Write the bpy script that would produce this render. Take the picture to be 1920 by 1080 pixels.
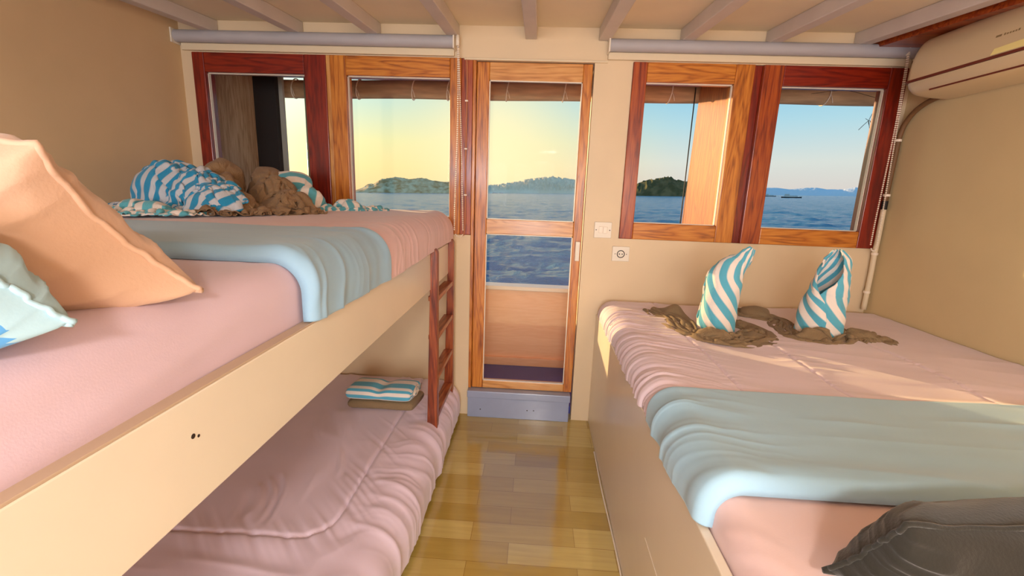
import bpy, math, random
import numpy as np
from mathutils import Vector, Matrix
for o in list(bpy.data.objects): bpy.data.objects.remove(o)
SC = bpy.context.scene
COL = SC.collection

# ------------------------------------------------------------------ camera
CAM = np.array([0.058515, 0.0, 1.386])
RR = np.array([0.99792, 0.05383, 0.03549]); UU = np.array([-0.04603, 0.20939, 0.97675]); FF = np.array([-0.04515, 0.97635, -0.21143])
FPX = 847.56
cd = bpy.data.cameras.new('camera'); cam = bpy.data.objects.new('camera', cd); COL.objects.link(cam)
cd.sensor_width = 36; cd.lens = 36*FPX/1920; cd.clip_start = .02; cd.clip_end = 20000
M = Matrix(((RR[0], UU[0], -FF[0], CAM[0]), (RR[1], UU[1], -FF[1], CAM[1]), (RR[2], UU[2], -FF[2], CAM[2]), (0, 0, 0, 1)))
cam.matrix_world = M
SC.camera = cam
SC.view_settings.view_transform = 'Standard'; SC.view_settings.look = 'None'
SC.view_settings.gamma = 1; SC.view_settings.use_curve_mapping = False
SC.view_settings.exposure = 0.12

# the boat heels a little: the sea's own up direction in boat space
SN = np.array([-.0253, .0029, .9997]); SN /= np.linalg.norm(SN)
S1 = np.array([0, 1., 0]) - SN[1]*SN; S1 /= np.linalg.norm(S1); S0 = np.cross(S1, SN)
SEA_H = 2.7
SEA0 = CAM - SN*SEA_H
def seapt(r, az, h): return SEA0 + r*(math.sin(az)*S0 + math.cos(az)*S1) + h*SN

def srgb(r, g, b):
    f = lambda c: (c/255/12.92) if c/255 <= .04045 else ((c/255+.055)/1.055)**2.4
    return (f(r), f(g), f(b), 1.0)

# ------------------------------------------------------------------ sky
W = bpy.data.worlds.new('sky'); SC.world = W; W.use_nodes = True
nt = W.node_tree; nt.nodes.clear()
def N(t, typ, **kw):
    n = t.nodes.new(typ)
    for k, v in kw.items(): setattr(n, k, v)
    return n
def L(t, a, b): t.links.new(a, b)
def MATH(t, op, a, b=None, c=None, clamp=False):
    n = N(t, 'ShaderNodeMath', operation=op); n.use_clamp = clamp
    for i, x in enumerate((a, b, c)):
        if x is None: continue
        if isinstance(x, (int, float)): n.inputs[i].default_value = x
        else: L(t, x, n.inputs[i])
    return n.outputs[0]
def RAMP(t, fac, stops, interp='LINEAR'):
    n = N(t, 'ShaderNodeValToRGB'); cr = n.color_ramp; cr.interpolation = interp
    while len(cr.elements) > 1: cr.elements.remove(cr.elements[-1])
    cr.elements[0].position = stops[0][0]; cr.elements[0].color = stops[0][1]
    for p, c in stops[1:]:
        e = cr.elements.new(p); e.color = c
    if fac is not None: L(t, fac, n.inputs[0])
    return n.outputs[0]
def MIX(t, fac, a, b, blend='MIX'):
    n = N(t, 'ShaderNodeMix', data_type='RGBA', blend_type=blend)
    for s, x in ((n.inputs[0], fac), (n.inputs[6], a), (n.inputs[7], b)):
        if isinstance(x, (int, float)): s.default_value = x
        elif isinstance(x, tuple): s.default_value = x
        else: L(t, x, s)
    return n.outputs[2]
SUN_AZ, SUN_EL = math.radians(-49), math.radians(5.1)
SUND = Vector((math.sin(SUN_AZ)*math.cos(SUN_EL), math.cos(SUN_AZ)*math.cos(SUN_EL), math.sin(SUN_EL)))
tc = N(nt, 'ShaderNodeTexCoord')
def dotn(v):
    n = N(nt, 'ShaderNodeVectorMath', operation='DOT_PRODUCT'); L(nt, tc.outputs['Generated'], n.inputs[0]); n.inputs[1].default_value = tuple(v)
    return n.outputs['Value']
up = dotn(SN)
cool = RAMP(nt, MATH(nt, 'MULTIPLY', up, 2.0, clamp=True), [(0, srgb(214, 204, 198)), (.12, srgb(214, 220, 214)), (.26, srgb(176, 214, 226)), (.42, srgb(128, 196, 230)), (1, srgb(92, 150, 214))])
warm = RAMP(nt, MATH(nt, 'MULTIPLY', up, 2.0, clamp=True), [(0, srgb(250, 205, 140)), (.10, srgb(248, 222, 150)), (.2, srgb(232, 228, 165)), (.34, srgb(190, 220, 205)), (.5, srgb(150, 205, 220)), (1, srgb(100, 160, 214))])
wdir = Vector((-.55, .835, .04)).normalized()
wf = N(nt, 'ShaderNodeMapRange', interpolation_type='SMOOTHSTEP'); L(nt, dotn(wdir), wf.inputs[0]); wf.inputs[1].default_value = .60; wf.inputs[2].default_value = .93
base = MIX(nt, wf.outputs[0], cool, warm)
g1 = MATH(nt, 'POWER', MATH(nt, 'MAXIMUM', dotn(Vector((-.105, .99, .085)).normalized()), 0.0), 90.0)
g2 = MATH(nt, 'POWER', MATH(nt, 'MAXIMUM', dotn(SUND), 0.0), 22.0)
base = MIX(nt, MATH(nt, 'MULTIPLY', g1, .85, clamp=True), base, (1.05, .93, .55, 1))
base = MIX(nt, 1.0, base, MIX(nt, MATH(nt, 'MULTIPLY', g2, 1.0), (0, 0, 0, 1), (2.2, 1.9, 1.1, 1)), 'ADD')
bg = N(nt, 'ShaderNodeBackground'); L(nt, base, bg.inputs[0]); bg.inputs[1].default_value = 1.0
L(nt, bg.outputs[0], N(nt, 'ShaderNodeOutputWorld').inputs[0])

# ------------------------------------------------------------------ sun and added fill lights
sd = bpy.data.lights.new('sun', 'SUN'); sd.energy = 6.5; sd.angle = math.radians(.8); sd.color = (1, .70, .34)
so = bpy.data.objects.new('sun', sd); COL.objects.link(so); so.rotation_euler = SUND.to_track_quat('Z', 'Y').to_euler(); so.location = (-4, 6, 3)
FILL_LAMPS = [((.20, -1.0, 1.86), 36, (1, .90, .80)), ((.10, -1.95, 1.80), 20, (1, .90, .78))]  # unseen lamps added under the ceiling to brighten the cabin
# unseen area lights added at the stern openings to fill the cabin
STERN_FILL = [((-.95, -2.44, 1.45), 1.0, .8, 44, (.80, .90, 1.0)), ((.0, -2.44, 1.0), .66, 1.8, 46, (.84, .92, 1.0)), ((1.0, -2.44, 1.45), 1.0, .8, 24, (1, .93, .84))]
for loc, sx, sz, p, c in STERN_FILL:
    ld = bpy.data.lights.new('stern_daylight', 'AREA'); ld.shape = 'RECTANGLE'; ld.size = sx; ld.size_y = sz; ld.energy = p; ld.color = c
    lo = bpy.data.objects.new('stern_daylight', ld); COL.objects.link(lo); lo.location = loc; lo.rotation_euler = (math.radians(90), 0, 0)

# ------------------------------------------------------------------ noise
def _h(ix, iy, iz, s):
    n = (ix*374761393 + iy*668265263 + iz*2147483647 + s*974711) & 0xffffffff
    n = ((n ^ (n >> 13))*1274126177) & 0xffffffff
    n = ((n ^ (n >> 16))*2246822519) & 0xffffffff
    return ((n ^ (n >> 15)) & 0xffff)/65535.0
def vn(x, y, z=0.0, s=0):
    x = np.asarray(x, float); y = np.asarray(y, float); z = np.asarray(z, float)+0*x
    ix = np.floor(x).astype(np.int64); iy = np.floor(y).astype(np.int64); iz = np.floor(z).astype(np.int64)
    fx, fy, fz = x-ix, y-iy, z-iz
    q = lambda t: t*t*t*(t*(t*6-15)+10)
    fx, fy, fz = q(fx), q(fy), q(fz)
    r = 0
    for dx in (0, 1):
        for dy in (0, 1):
            for dz in (0, 1):
                w = (fx if dx else 1-fx)*(fy if dy else 1-fy)*(fz if dz else 1-fz)
                r = r + w*_h(ix+dx, iy+dy, iz+dz, s)
    return r*2-1
def fbm(x, y, z=0.0, s=0, o=3):
    r, a, f = 0, 1, 1
    for i in range(o): r = r+a*vn(x*f, y*f, np.asarray(z)*f, s+i*17); a *= .5; f *= 2.03
    return r/1.75
def ridge(x, y, z=0.0, s=0): return 1-2*np.abs(vn(x, y, z, s))
sm = lambda a, b, x: (lambda t: t*t*(3-2*t))(np.clip((x-a)/(b-a), 0, 1))

# ------------------------------------------------------------------ materials
def mat(name, col, rough=.6, spec=.5, metal=0, noise=0, nscale=8, bump=0, bscale=60, coat=0, sheen=0, stretch=None, trans=0):
    m = bpy.data.materials.new(name); m.use_nodes = True; t = m.node_tree; b = t.nodes['Principled BSDF']
    b.inputs['Base Color'].default_value = col; b.inputs['Roughness'].default_value = rough; b.inputs['Metallic'].default_value = metal
    b.inputs['Specular IOR Level'].default_value = spec; b.inputs['Coat Weight'].default_value = coat; b.inputs['Coat Roughness'].default_value = .12
    b.inputs['Sheen Weight'].default_value = sheen
    if noise or bump:
        c = N(t, 'ShaderNodeTexCoord'); mp = N(t, 'ShaderNodeMapping'); L(t, c.outputs['Object'], mp.inputs[0])
        if stretch: mp.inputs['Scale'].default_value = stretch
    if noise:
        n = N(t, 'ShaderNodeTexNoise'); n.inputs['Scale'].default_value = nscale; n.inputs['Detail'].default_value = 5; L(t, mp.outputs[0], n.inputs[0])
        d = tuple(x*(1-noise) for x in col[:3])+(1,); e = tuple(min(1, x*(1+noise)) for x in col[:3])+(1,)
        L(t, RAMP(t, n.outputs[0], [(.3, d), (.7, e)]), b.inputs['Base Color'])
    if bump:
        n = N(t, 'ShaderNodeTexNoise'); n.inputs['Scale'].default_value = bscale; n.inputs['Detail'].default_value = 4; L(t, mp.outputs[0], n.inputs[0])
        bp = N(t, 'ShaderNodeBump'); bp.inputs['Strength'].default_value = bump; bp.inputs['Distance'].default_value = .004
        L(t, n.outputs[0], bp.inputs['Height']); L(t, bp.outputs[0], b.inputs['Normal'])
    return m
def wood(name, c1, c2, c3, axis=2, rough=.35, coat=.3, scale=1.0, off=0.0):
    m = bpy.data.materials.new(name); m.use_nodes = True; t = m.node_tree; b = t.nodes['Principled BSDF']
    c = N(t, 'ShaderNodeTexCoord'); mp = N(t, 'ShaderNodeMapping'); L(t, c.outputs['Object'], mp.inputs[0])
    s = [14*scale]*3; s[axis] = 1.3*scale; mp.inputs['Scale'].default_value = s; mp.inputs['Location'].default_value = (off, off*1.7, off*.6)
    n1 = N(t, 'ShaderNodeTexNoise'); n1.inputs['Scale'].default_value = 1.0; n1.inputs['Detail'].default_value = 3; n1.inputs['Distortion'].default_value = .6; L(t, mp.outputs[0], n1.inputs[0])
    n2 = N(t, 'ShaderNodeTexNoise'); n2.inputs['Scale'].default_value = 7.0; n2.inputs['Detail'].default_value = 6; L(t, mp.outputs[0], n2.inputs[0])
    rings = MATH(t, 'ABSOLUTE', MATH(t, 'SINE', MATH(t, 'MULTIPLY', n1.outputs[0], 22.0)))
    f = MATH(t, 'ADD', MATH(t, 'MULTIPLY', rings, .32), MATH(t, 'MULTIPLY', n2.outputs[0], .75), clamp=True)
    L(t, RAMP(t, f, [(.22, c1), (.52, c2), (.82, c3)]), b.inputs['Base Color'])
    b.inputs['Roughness'].default_value = rough; b.inputs['Coat Weight'].default_value = coat; b.inputs['Coat Roughness'].default_value = .15
    bp = N(t, 'ShaderNodeBump'); bp.inputs['Strength'].default_value = .15; bp.inputs['Distance'].default_value = .002
    L(t, n2.outputs[0], bp.inputs['Height']); L(t, bp.outputs[0], b.inputs['Normal'])
    return m
def stripes(name, freq, blue, white, warp=0.0, uv=True, axis=(1, 0, 0), rough=.9, duty=.5, warpscale=7):
    m = bpy.data.materials.new(name); m.use_nodes = True; t = m.node_tree; b = t.nodes['Principled BSDF']
    c = N(t, 'ShaderNodeTexCoord'); v = c.outputs['UV' if uv else 'Object']
    d = N(t, 'ShaderNodeVectorMath', operation='DOT_PRODUCT'); d.inputs[1].default_value = axis
    if warp:
        n = N(t, 'ShaderNodeTexNoise'); n.inputs['Scale'].default_value = warpscale; n.inputs['Detail'].default_value = 1.5; L(t, c.outputs['Object'], n.inputs[0])
        vm = N(t, 'ShaderNodeVectorMath', operation='MULTIPLY_ADD'); L(t, n.outputs['Color'], vm.inputs[0]); vm.inputs[1].default_value = (warp,)*3; L(t, v, vm.inputs[2]); v = vm.outputs[0]
    L(t, v, d.inputs[0])
    f = MATH(t, 'FRACT', MATH(t, 'MULTIPLY', d.outputs['Value'], freq))
    e = .04
    L(t, RAMP(t, f, [(0, blue), (duty-e, blue), (duty+e, white), (1-e, white), (1, blue)]), b.inputs['Base Color'])
    b.inputs['Roughness'].default_value = rough; b.inputs['Sheen Weight'].default_value = .2
    n = N(t, 'ShaderNodeTexNoise'); n.inputs['Scale'].default_value = 260; L(t, c.outputs['Object'], n.inputs[0])
    bp = N(t, 'ShaderNodeBump'); bp.inputs['Strength'].default_value = .5; bp.inputs['Distance'].default_value = .003
    L(t, n.outputs[0], bp.inputs['Height']); L(t, bp.outputs[0], b.inputs['Normal'])
    return m

m_wall = mat('cream_paint', srgb(226, 200, 164), .5, .4, noise=.04, nscale=3, bump=.06, bscale=30)
m_wallL = mat('tan_cream_paint', srgb(228, 196, 152), .55, .4, noise=.04, nscale=3, bump=.06, bscale=30)
m_wallR = mat('sand_cream_paint', srgb(218, 194, 148), .55, .4, noise=.04, nscale=3, bump=.06, bscale=30)
m_ceil = mat('ceiling_paint', srgb(240, 222, 190), .6, .4, noise=.04, nscale=3)
m_beam = mat('beam_paint', srgb(212, 200, 192), .5, .4, noise=.05, nscale=6)
m_board = mat('bunk_paint', srgb(236, 226, 208), .3, .5, noise=.03, nscale=4, bump=.12, bscale=9, coat=.3)
m_bedside = mat('bed_panel_paint', srgb(236, 222, 200), .3, .5, noise=.03, nscale=3, coat=.25)
m_lip = mat('board_edge_paint', srgb(196, 172, 148), .5)
m_white = mat('white_plastic', srgb(236, 222, 202), .4)
m_dark = mat('dark_gap', srgb(45, 30, 22), .8)
m_black = mat('black_rubber', srgb(14, 12, 12), .6)
m_step = mat('blue_grey_paint', srgb(150, 158, 184), .3, coat=.4, noise=.05, nscale=6)
m_blind = mat('lavender_blind', srgb(176, 170, 172), .6, noise=.03)
m_val = mat('blind_cream', srgb(226, 205, 172), .6)
m_bead = mat('bead_plastic', srgb(244, 226, 206), .35)
m_ac = mat('conditioner_plastic', srgb(222, 200, 160), .35, coat=.3)
m_acred = mat('maroon_trim', srgb(110, 35, 20), .4)
m_brass = mat('pale_steel', srgb(200, 190, 170), .35, metal=.6)
W_or = lambda n, ax, off=0: wood(n, srgb(128, 62, 10), srgb(188, 106, 30), srgb(216, 138, 50), ax, off=off)
W_rd = lambda n, ax, off=0: wood(n, srgb(92, 24, 4), srgb(146, 52, 10), srgb(180, 84, 24), ax, off=off)
W_dk = lambda n, ax, off=0: wood(n, srgb(84, 10, 2), srgb(120, 22, 4), srgb(146, 38, 8), ax, off=off)
W_lt = lambda n, ax, off=0: wood(n, srgb(176, 108, 46), srgb(206, 140, 72), srgb(224, 164, 96), ax, off=off)
wo = {k+'xyz'[a]: f('wood_'+k+'xyz'[a], a, a*.37) for k, f in (('or', W_or), ('rd', W_rd), ('dk', W_dk), ('lt', W_lt)) for a in (0, 2)}
wo['lad'] = wood('ladder_wood', srgb(66, 20, 8), srgb(128, 52, 20), srgb(168, 84, 38), 2)
wo['ladx'] = wood('rung_wood', srgb(92, 34, 12), srgb(150, 68, 28), srgb(190, 108, 56), 1)

def glassmat(name, haze):
    m = bpy.data.materials.new(name); m.use_nodes = True; t = m.node_tree; t.nodes.clear()
    tr = N(t, 'ShaderNodeBsdfTransparent'); tr.inputs[0].default_value = (.985, .99, .985, 1); gl = N(t, 'ShaderNodeBsdfGlossy'); gl.inputs['Roughness'].default_value = .02
    tl = N(t, 'ShaderNodeBsdfTranslucent'); tl.inputs[0].default_value = (.9, .9, .9, 1)
    m1 = N(t, 'ShaderNodeMixShader'); m1.inputs[0].default_value = haze; L(t, tr.outputs[0], m1.inputs[1]); L(t, tl.outputs[0], m1.inputs[2])
    lw = N(t, 'ShaderNodeLayerWeight'); fr = MATH(t, 'ADD', MATH(t, 'MULTIPLY', MATH(t, 'POWER', lw.outputs['Facing'], 5.0), .5), .001)
    m2 = N(t, 'ShaderNodeMixShader'); L(t, fr, m2.inputs[0]); L(t, m1.outputs[0], m2.inputs[1]); L(t, gl.outputs[0], m2.inputs[2])
    L(t, m2.outputs[0], N(t, 'ShaderNodeOutputMaterial').inputs[0]); return m
m_glass = glassmat('window_glass', .004); m_glassL = glassmat('salty_window_glass', .02); m_glassD = glassmat('salty_door_glass', .03)
def fabric(name, col, sheen=.25, bump=.05, bscale=350, noise=.03, rough=.85):
    return mat(name, col, rough, .25, noise=noise, nscale=5, bump=bump, bscale=bscale, sheen=sheen)
m_pink = fabric('pink_cotton', srgb(228, 206, 214), rough=.6)
m_pinkU = fabric('rose_cotton', srgb(228, 190, 192), rough=.6)
m_sheet = fabric('pink_sheet', srgb(218, 194, 210), rough=.6)
m_sheetR = fabric('peach_sheet', srgb(236, 204, 200), rough=.6)
m_low = fabric('mauve_cotton', srgb(232, 210, 226), rough=.42, sheen=.3)
m_blue = fabric('blue_cotton', srgb(166, 202, 222), rough=.6)
m_blueU = fabric('grey_blue_cotton', srgb(150, 186, 212), rough=.6)
m_blueu = fabric('deep_blue_lining', srgb(70, 130, 205), rough=.6)
m_tan = fabric('tan_canvas', srgb(208, 170, 144), bscale=200, bump=.15)
m_bluepil = fabric('pale_blue_cotton', srgb(162, 194, 206), bscale=200)
m_bluepil2 = fabric('blue_pillow_end', srgb(84, 150, 205), bscale=200)
m_dkpil = fabric('dark_olive_velvet', srgb(40, 37, 29), bscale=200, sheen=.35, noise=.12, bump=.2)
m_brown = fabric('brown_terry', srgb(140, 116, 86), bscale=240, bump=.8, noise=.08, sheen=.1)
m_brown2 = fabric('taupe_terry', srgb(150, 118, 86), bscale=160, bump=.9, noise=.1, sheen=.1)
BL, WH = srgb(92, 176, 200), srgb(240, 226, 216)
m_swan = stripes('striped_towel', 1.0, BL, WH)
m_heap = stripes('striped_heap_towel', 15.0, srgb(40, 148, 190), srgb(222, 214, 210), warp=.20, uv=False, axis=(.8, -.35, .6))
m_heap2 = stripes('striped_heap_towel_pale', 15.0, srgb(84, 176, 192), WH, warp=.16, uv=False, axis=(.75, .2, .6))
m_heap3 = stripes('striped_tail_towel', 13.0, srgb(84, 168, 184), WH, warp=.10, uv=False, axis=(.95, .15, .3))

# floor: glossy laminate strips
m_floor = bpy.data.materials.new('laminate_floor'); m_floor.use_nodes = True; t = m_floor.node_tree; b = t.nodes['Principled BSDF']
c = N(t, 'ShaderNodeTexCoord'); br = N(t, 'ShaderNodeTexBrick'); L(t, c.outputs['Object'], br.inputs[0])
br.inputs['Scale'].default_value = 1; br.inputs['Brick Width'].default_value = .42; br.inputs['Row Height'].default_value = .105; br.inputs['Mortar Size'].default_value = .0008
br.offset = .37; br.inputs['Color1'].default_value = srgb(186, 156, 72); br.inputs['Color2'].default_value = srgb(218, 194, 116); br.inputs['Mortar'].default_value = srgb(140, 105, 45)
mp = N(t, 'ShaderNodeMapping'); mp.inputs['Scale'].default_value = (3, 40, 1); L(t, c.outputs['Object'], mp.inputs[0])
n = N(t, 'ShaderNodeTexNoise'); n.inputs['Scale'].default_value = 1.2; n.inputs['Detail'].default_value = 6; n.inputs['Distortion'].default_value = .8; L(t, mp.outputs[0], n.inputs[0])
L(t, MIX(t, MATH(t, 'MULTIPLY', n.outputs[0], .42), br.outputs[0], srgb(124, 88, 34)), b.inputs['Base Color'])
b.inputs['Roughness'].default_value = .16; b.inputs['Coat Weight'].default_value = .8; b.inputs['Coat Roughness'].default_value = .1
n3 = N(t, 'ShaderNodeTexNoise'); n3.inputs['Scale'].default_value = 5; n3.inputs['Detail'].default_value = 3; L(t, c.outputs['Object'], n3.inputs[0])
bp = N(t, 'ShaderNodeBump'); bp.inputs['Strength'].default_value = .25; bp.inputs['Distance'].default_value = .01; L(t, n3.outputs[0], bp.inputs['Height'])
L(t, bp.outputs[0], b.inputs['Normal']); L(t, bp.outputs[0], b.inputs['Coat Normal'])

# ------------------------------------------------------------------ mesh helpers
def link(name, V, F, material, parent=None, kind=None, smooth=False, loc=None, uv=None):
    V = np.asarray(V, float); org = np.array(loc if loc is not None else (parent.location if parent else (0, 0, 0)), float)
    me = bpy.data.meshes.new(name); me.from_pydata((V-org).tolist(), [], [tuple(f) for f in F])
    if material: me.materials.append(material)
    if uv is not None:
        l = me.uv_layers.new(name='UVMap'); idx = np.zeros(len(me.loops), np.int32); me.loops.foreach_get('vertex_index', idx)
        l.data.foreach_set('uv', np.asarray(uv, np.float32)[idx].ravel())
    if smooth: me.polygons.foreach_set('use_smooth', [True]*len(me.polygons))
    me.update()
    o = bpy.data.objects.new(name, me); COL.objects.link(o)
    if parent:
        o.parent = parent
        wl = parent
        base = np.zeros(3)
        while wl: base += np.array(wl.location); wl = wl.parent
        o.location = Vector((0, 0, 0))
        me.vertices.foreach_set('co', (V-base).ravel()); me.update()
    else:
        o.location = org
    if kind: o['kind'] = kind
    return o
def tag(o, label, cat, group=None, kind=None):
    o['label'] = label; o['category'] = cat
    if group: o['group'] = group
    if kind: o['kind'] = kind
    return o
def thing(name, loc, label, cat, group=None, kind=None):
    o = bpy.data.objects.new(name, None); COL.objects.link(o); o.location = loc; o.empty_display_size = .05
    if label: tag(o, label, cat, group)
    if kind: o['kind'] = kind
    return o
def bev(o, w=.003, seg=2):
    m = o.modifiers.new('bevel', 'BEVEL'); m.width = w; m.segments = seg; m.limit_method = 'ANGLE'; return o
def boxVF(x0, x1, y0, y1, z0, z1):
    V = [(x, y, z) for x in (x0, x1) for y in (y0, y1) for z in (z0, z1)]
    return V, [(0, 1, 3, 2), (4, 6, 7, 5), (0, 4, 5, 1), (2, 3, 7, 6), (0, 2, 6, 4), (1, 5, 7, 3)]
def box(name, x0, x1, y0, y1, z0, z1, m, parent=None, kind=None, b=.002):
    V, F = boxVF(x0, x1, y0, y1, z0, z1); o = link(name, V, F, m, parent, kind, loc=None if parent else ((x0+x1)/2, (y0+y1)/2, z0))
    if b: bev(o, b)
    return o
def join(parts):
    V, F = [], []
    for v, f in parts:
        n = len(V); V += [tuple(p) for p in v]; F += [tuple(i+n for i in q) for q in f]
    return V, F
def grid(nu, nv, closeu=False):
    F = []
    for i in range(nu-(0 if closeu else 1)):
        a, b = i*nv, ((i+1) % nu)*nv
        for j in range(nv-1): F.append((a+j, b+j, b+j+1, a+j+1))
    return F
def tubeVF(P, r, seg=10, caps=True):
    P = np.asarray(P, float); n = len(P); r = np.broadcast_to(np.asarray(r, float), (n,)) if np.ndim(r) < 2 else r
    T = np.gradient(P, axis=0); T /= np.linalg.norm(T, axis=1)[:, None]+1e-12
    a = np.array([0, 0, 1.]) if abs(T[0][2]) < .9 else np.array([1., 0, 0])
    V = []
    for i in range(n):
        b = np.cross(T[i], a); b /= np.linalg.norm(b)+1e-12; a = np.cross(b, T[i])
        for k in range(seg):
            w = 2*math.pi*k/seg; V.append(P[i]+r[i]*(math.cos(w)*a+math.sin(w)*b))
    F = []
    for i in range(n-1):
        for k in range(seg): F.append((i*seg+k, i*seg+(k+1) % seg, (i+1)*seg+(k+1) % seg, (i+1)*seg+k))
    if caps: F.append(tuple(range(seg))[::-1]); F.append(tuple((n-1)*seg+k for k in range(seg)))
    return V, F
def spline(pts, n):
    pts = np.asarray(pts, float); k = len(pts); t = np.linspace(0, k-1, n); out = []
    P = np.vstack([2*pts[0]-pts[1], pts, 2*pts[-1]-pts[-2]])
    for x in t:
        i = min(int(x), k-2); u = x-i; p0, p1, p2, p3 = P[i], P[i+1], P[i+2], P[i+3]
        out.append(.5*((2*p1)+(-p0+p2)*u+(2*p0-5*p1+4*p2-p3)*u*u+(-p0+3*p1-3*p2+p3)*u**3))
    return np.array(out)
def frame_rect(name, x0, x1, z0, z1, y0, y1, parts, parent):
    pass

# ------------------------------------------------------------------ cabin shell
YW, YO = 2.60, 2.68         # far wall, inner and outer face
XL, XR = -1.93, 1.95
def ceilz(y): return 2.225+.08*(y-2.6)
box('floor', XL-.05, XR+.05, -2.5, YO, -.05, 0, m_floor, kind='structure', b=0)
def slab(name, y0, y1, x0, x1, dz0, dz1, m):
    V = [(x, y, ceilz(y)+d) for x in (x0, x1) for y in (y0, y1) for d in (dz0, dz1)]
    return V, [(0, 1, 3, 2), (4, 6, 7, 5), (0, 4, 5, 1), (2, 3, 7, 6), (0, 2, 6, 4), (1, 5, 7, 3)]
V, F = slab('c', -2.5, YO, XL-.05, XR+.05, 0, .05, m_ceil)
link('ceiling', V, F, m_ceil, kind='structure')
box('wall_left', XL-.05, XL, -2.5, YO, 0, 2.3, m_wallL, kind='structure', b=0)
box('wall_right', XR, XR+.05, -2.5, YO, 0, 2.3, m_wallR, kind='structure', b=0)
# unseen stern wall; its openings are added for the fill light
prt = [boxVF(XL, -.4, -2.56, -2.5, 0, 1.0), boxVF(.5, XR, -2.56, -2.5, 0, 1.0), boxVF(XL, -.4, -2.56, -2.5, 1.86, 2.1), boxVF(.5, XR, -2.56, -2.5, 1.86, 2.1), boxVF(XL, -1.5, -2.56, -2.5, 1.0, 1.86), boxVF(-.4, -.35, -2.56, -2.5, 0, 1.95), boxVF(.35, .5, -2.56, -2.5, 0, 1.95), boxVF(-.35, .35, -2.56, -2.5, 1.95, 2.1), boxVF(1.5, XR, -2.56, -2.5, 1.0, 1.86)]
V, F = join(prt); link('wall_back', V, F, m_wall, kind='structure')
# far wall around its openings
prt = [boxVF(XL, XR, YW, YO, 2.066, 2.3), boxVF(XL, -1.866, YW, YO, 0, 2.066), boxVF(-1.866, -.312, YW, YO, 0, 1.124),
       boxVF(.3335, .533, YW, YO, 0, 2.066), boxVF(1.925, XR, YW, YO, 0, 2.066), boxVF(.533, 1.925, YW, YO, 0, 1.139), boxVF(-.312, .3335, YW, YO, 2.056, 2.066)]
V, F = join(prt); link('wall_front', V, F, m_wall, kind='structure')
box('trim_1', -.36, .40, 2.588, 2.6, 2.056, 2.066, m_val, kind='structure', b=.002)
# ceiling beams: each its own
bx_ = [-1.735, -1.262, -.838, -.418, -.008, .374, .79, 1.222, 1.66]
for i, x in enumerate(bx_):
    w, h = .030, .062
    V = [(x+s*w, y, ceilz(y)+d) for s in (-1, 1) for y in (-2.48, 2.598) for d in (-h, 0)]
    o = link('trim_beam', V, boxVF(0, 1, 0, 1, 0, 1)[1], m_beam, kind='structure'); bev(o, .004)
# dark wooden batten in the corner above the right wall
V, F = boxVF(1.72, 1.95, 1.2, 2.59, 0, .05); V = [(a, b, c+ceilz(b)-.075) for a, b, c in V]
link('trim_2', V, F, wo['rdx'], kind='structure')
# threshold step under the door
st = thing('door_step', (0, 2.58, 0), None, None, kind='structure'); st.name = 'trim_step'
box('step_top', -.312, .318, 2.555, 2.66, .133, .178, m_step, st, b=.004)
box('riser', -.310, .314, 2.568, 2.64, 0, .131, m_step, st, b=.002)
for x in (-.23, .06, .1): 
    V, F = tubeVF([(x, 2.5675, .06+.03*x), (x, 2.569, .06+.03*x)], .004); link('screw', V, F, m_dark, st)
# floor edge strip beside the right hand bed
P = [(.434+.002*math.sin(y*9), y, .004) for y in np.linspace(.6, 2.25, 40)]
V, F = tubeVF(P, .0035, 6); link('trim_3', V, F, m_white, kind='structure')

def casement(name, x0, x1, z0, z1, gx0, gx1, gz0, gz1, mats, yo=0.0, label=None):
    """wooden sash: two stiles, two rails, glass with thin white beading"""
    r = thing(name, ((x0+x1)/2, YW, z0), None, None, kind='structure')
    ya, yb = YW-.012+yo, YO-.01
    ms, mr, mt = mats
    box('stile', x0, gx0, ya, yb, z0, z1, ms[0], r, b=.004); box('stile', gx1, x1, ya, yb, z0, z1, ms[1], r, b=.004)
    box('rail', gx0, gx1, ya+.001, yb, gz1, z1, mt, r, b=.004); box('rail', gx0, gx1, ya+.001, yb, z0, gz0, mr, r, b=.004)
    e = .004
    V, F = join([boxVF(gx0, gx0+e, 2.612, 2.63, gz0, gz1), boxVF(gx1-e, gx1, 2.612, 2.63, gz0, gz1), boxVF(gx0, gx1, 2.612, 2.63, gz0, gz0+e), boxVF(gx0, gx1, 2.612, 2.63, gz1-e, gz1)])
    link('glazing_bead', V, F, m_white, r)
    link('pane', *boxVF(gx0, gx1, 2.63, 2.634, gz0, gz1), m_glassL if name == 'window_2' else m_glass, r)
    return r
casement('window_1', -1.864, -1.116, 1.126, 2.064, -1.797, -1.237, 1.22, 1.963, ((wo['dkz'], wo['dkz']), wo['dkx'], wo['dkx']))
casement('window_2', -1.094, -.375, 1.126, 2.064, -1.005, -.436, 1.22, 1.965, ((wo['orz'], wo['orz']), wo['orx'], wo['orx']))
box('window_frame', -1.116, -1.094, YW-.006, YO-.01, 1.126, 2.064, wo['ltz'], kind='structure', b=.002).name = 'trim_mullion'
box('trim_jamb', -.375, -.313, YW-.002, YO-.01, 1.126, 2.064, wo['rdz'], kind='structure', b=.002)
casement('window_3', .534, 1.158, 1.140, 2.065, .608, 1.062, 1.231, 1.968, ((wo['rdz'], wo['orz']), wo['orx'], wo['orx']))
casement('window_4', 1.204, 1.924, 1.140, 2.065, 1.306, 1.834, 1.230, 1.965, ((wo['rdz'], wo['dkz']), wo['orx'], wo['dkx']))
box('trim_mullion', 1.158, 1.204, YW+.012, YO-.01, 1.140, 2.065, wo['dkz'], kind='structure', b=.002)
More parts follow.
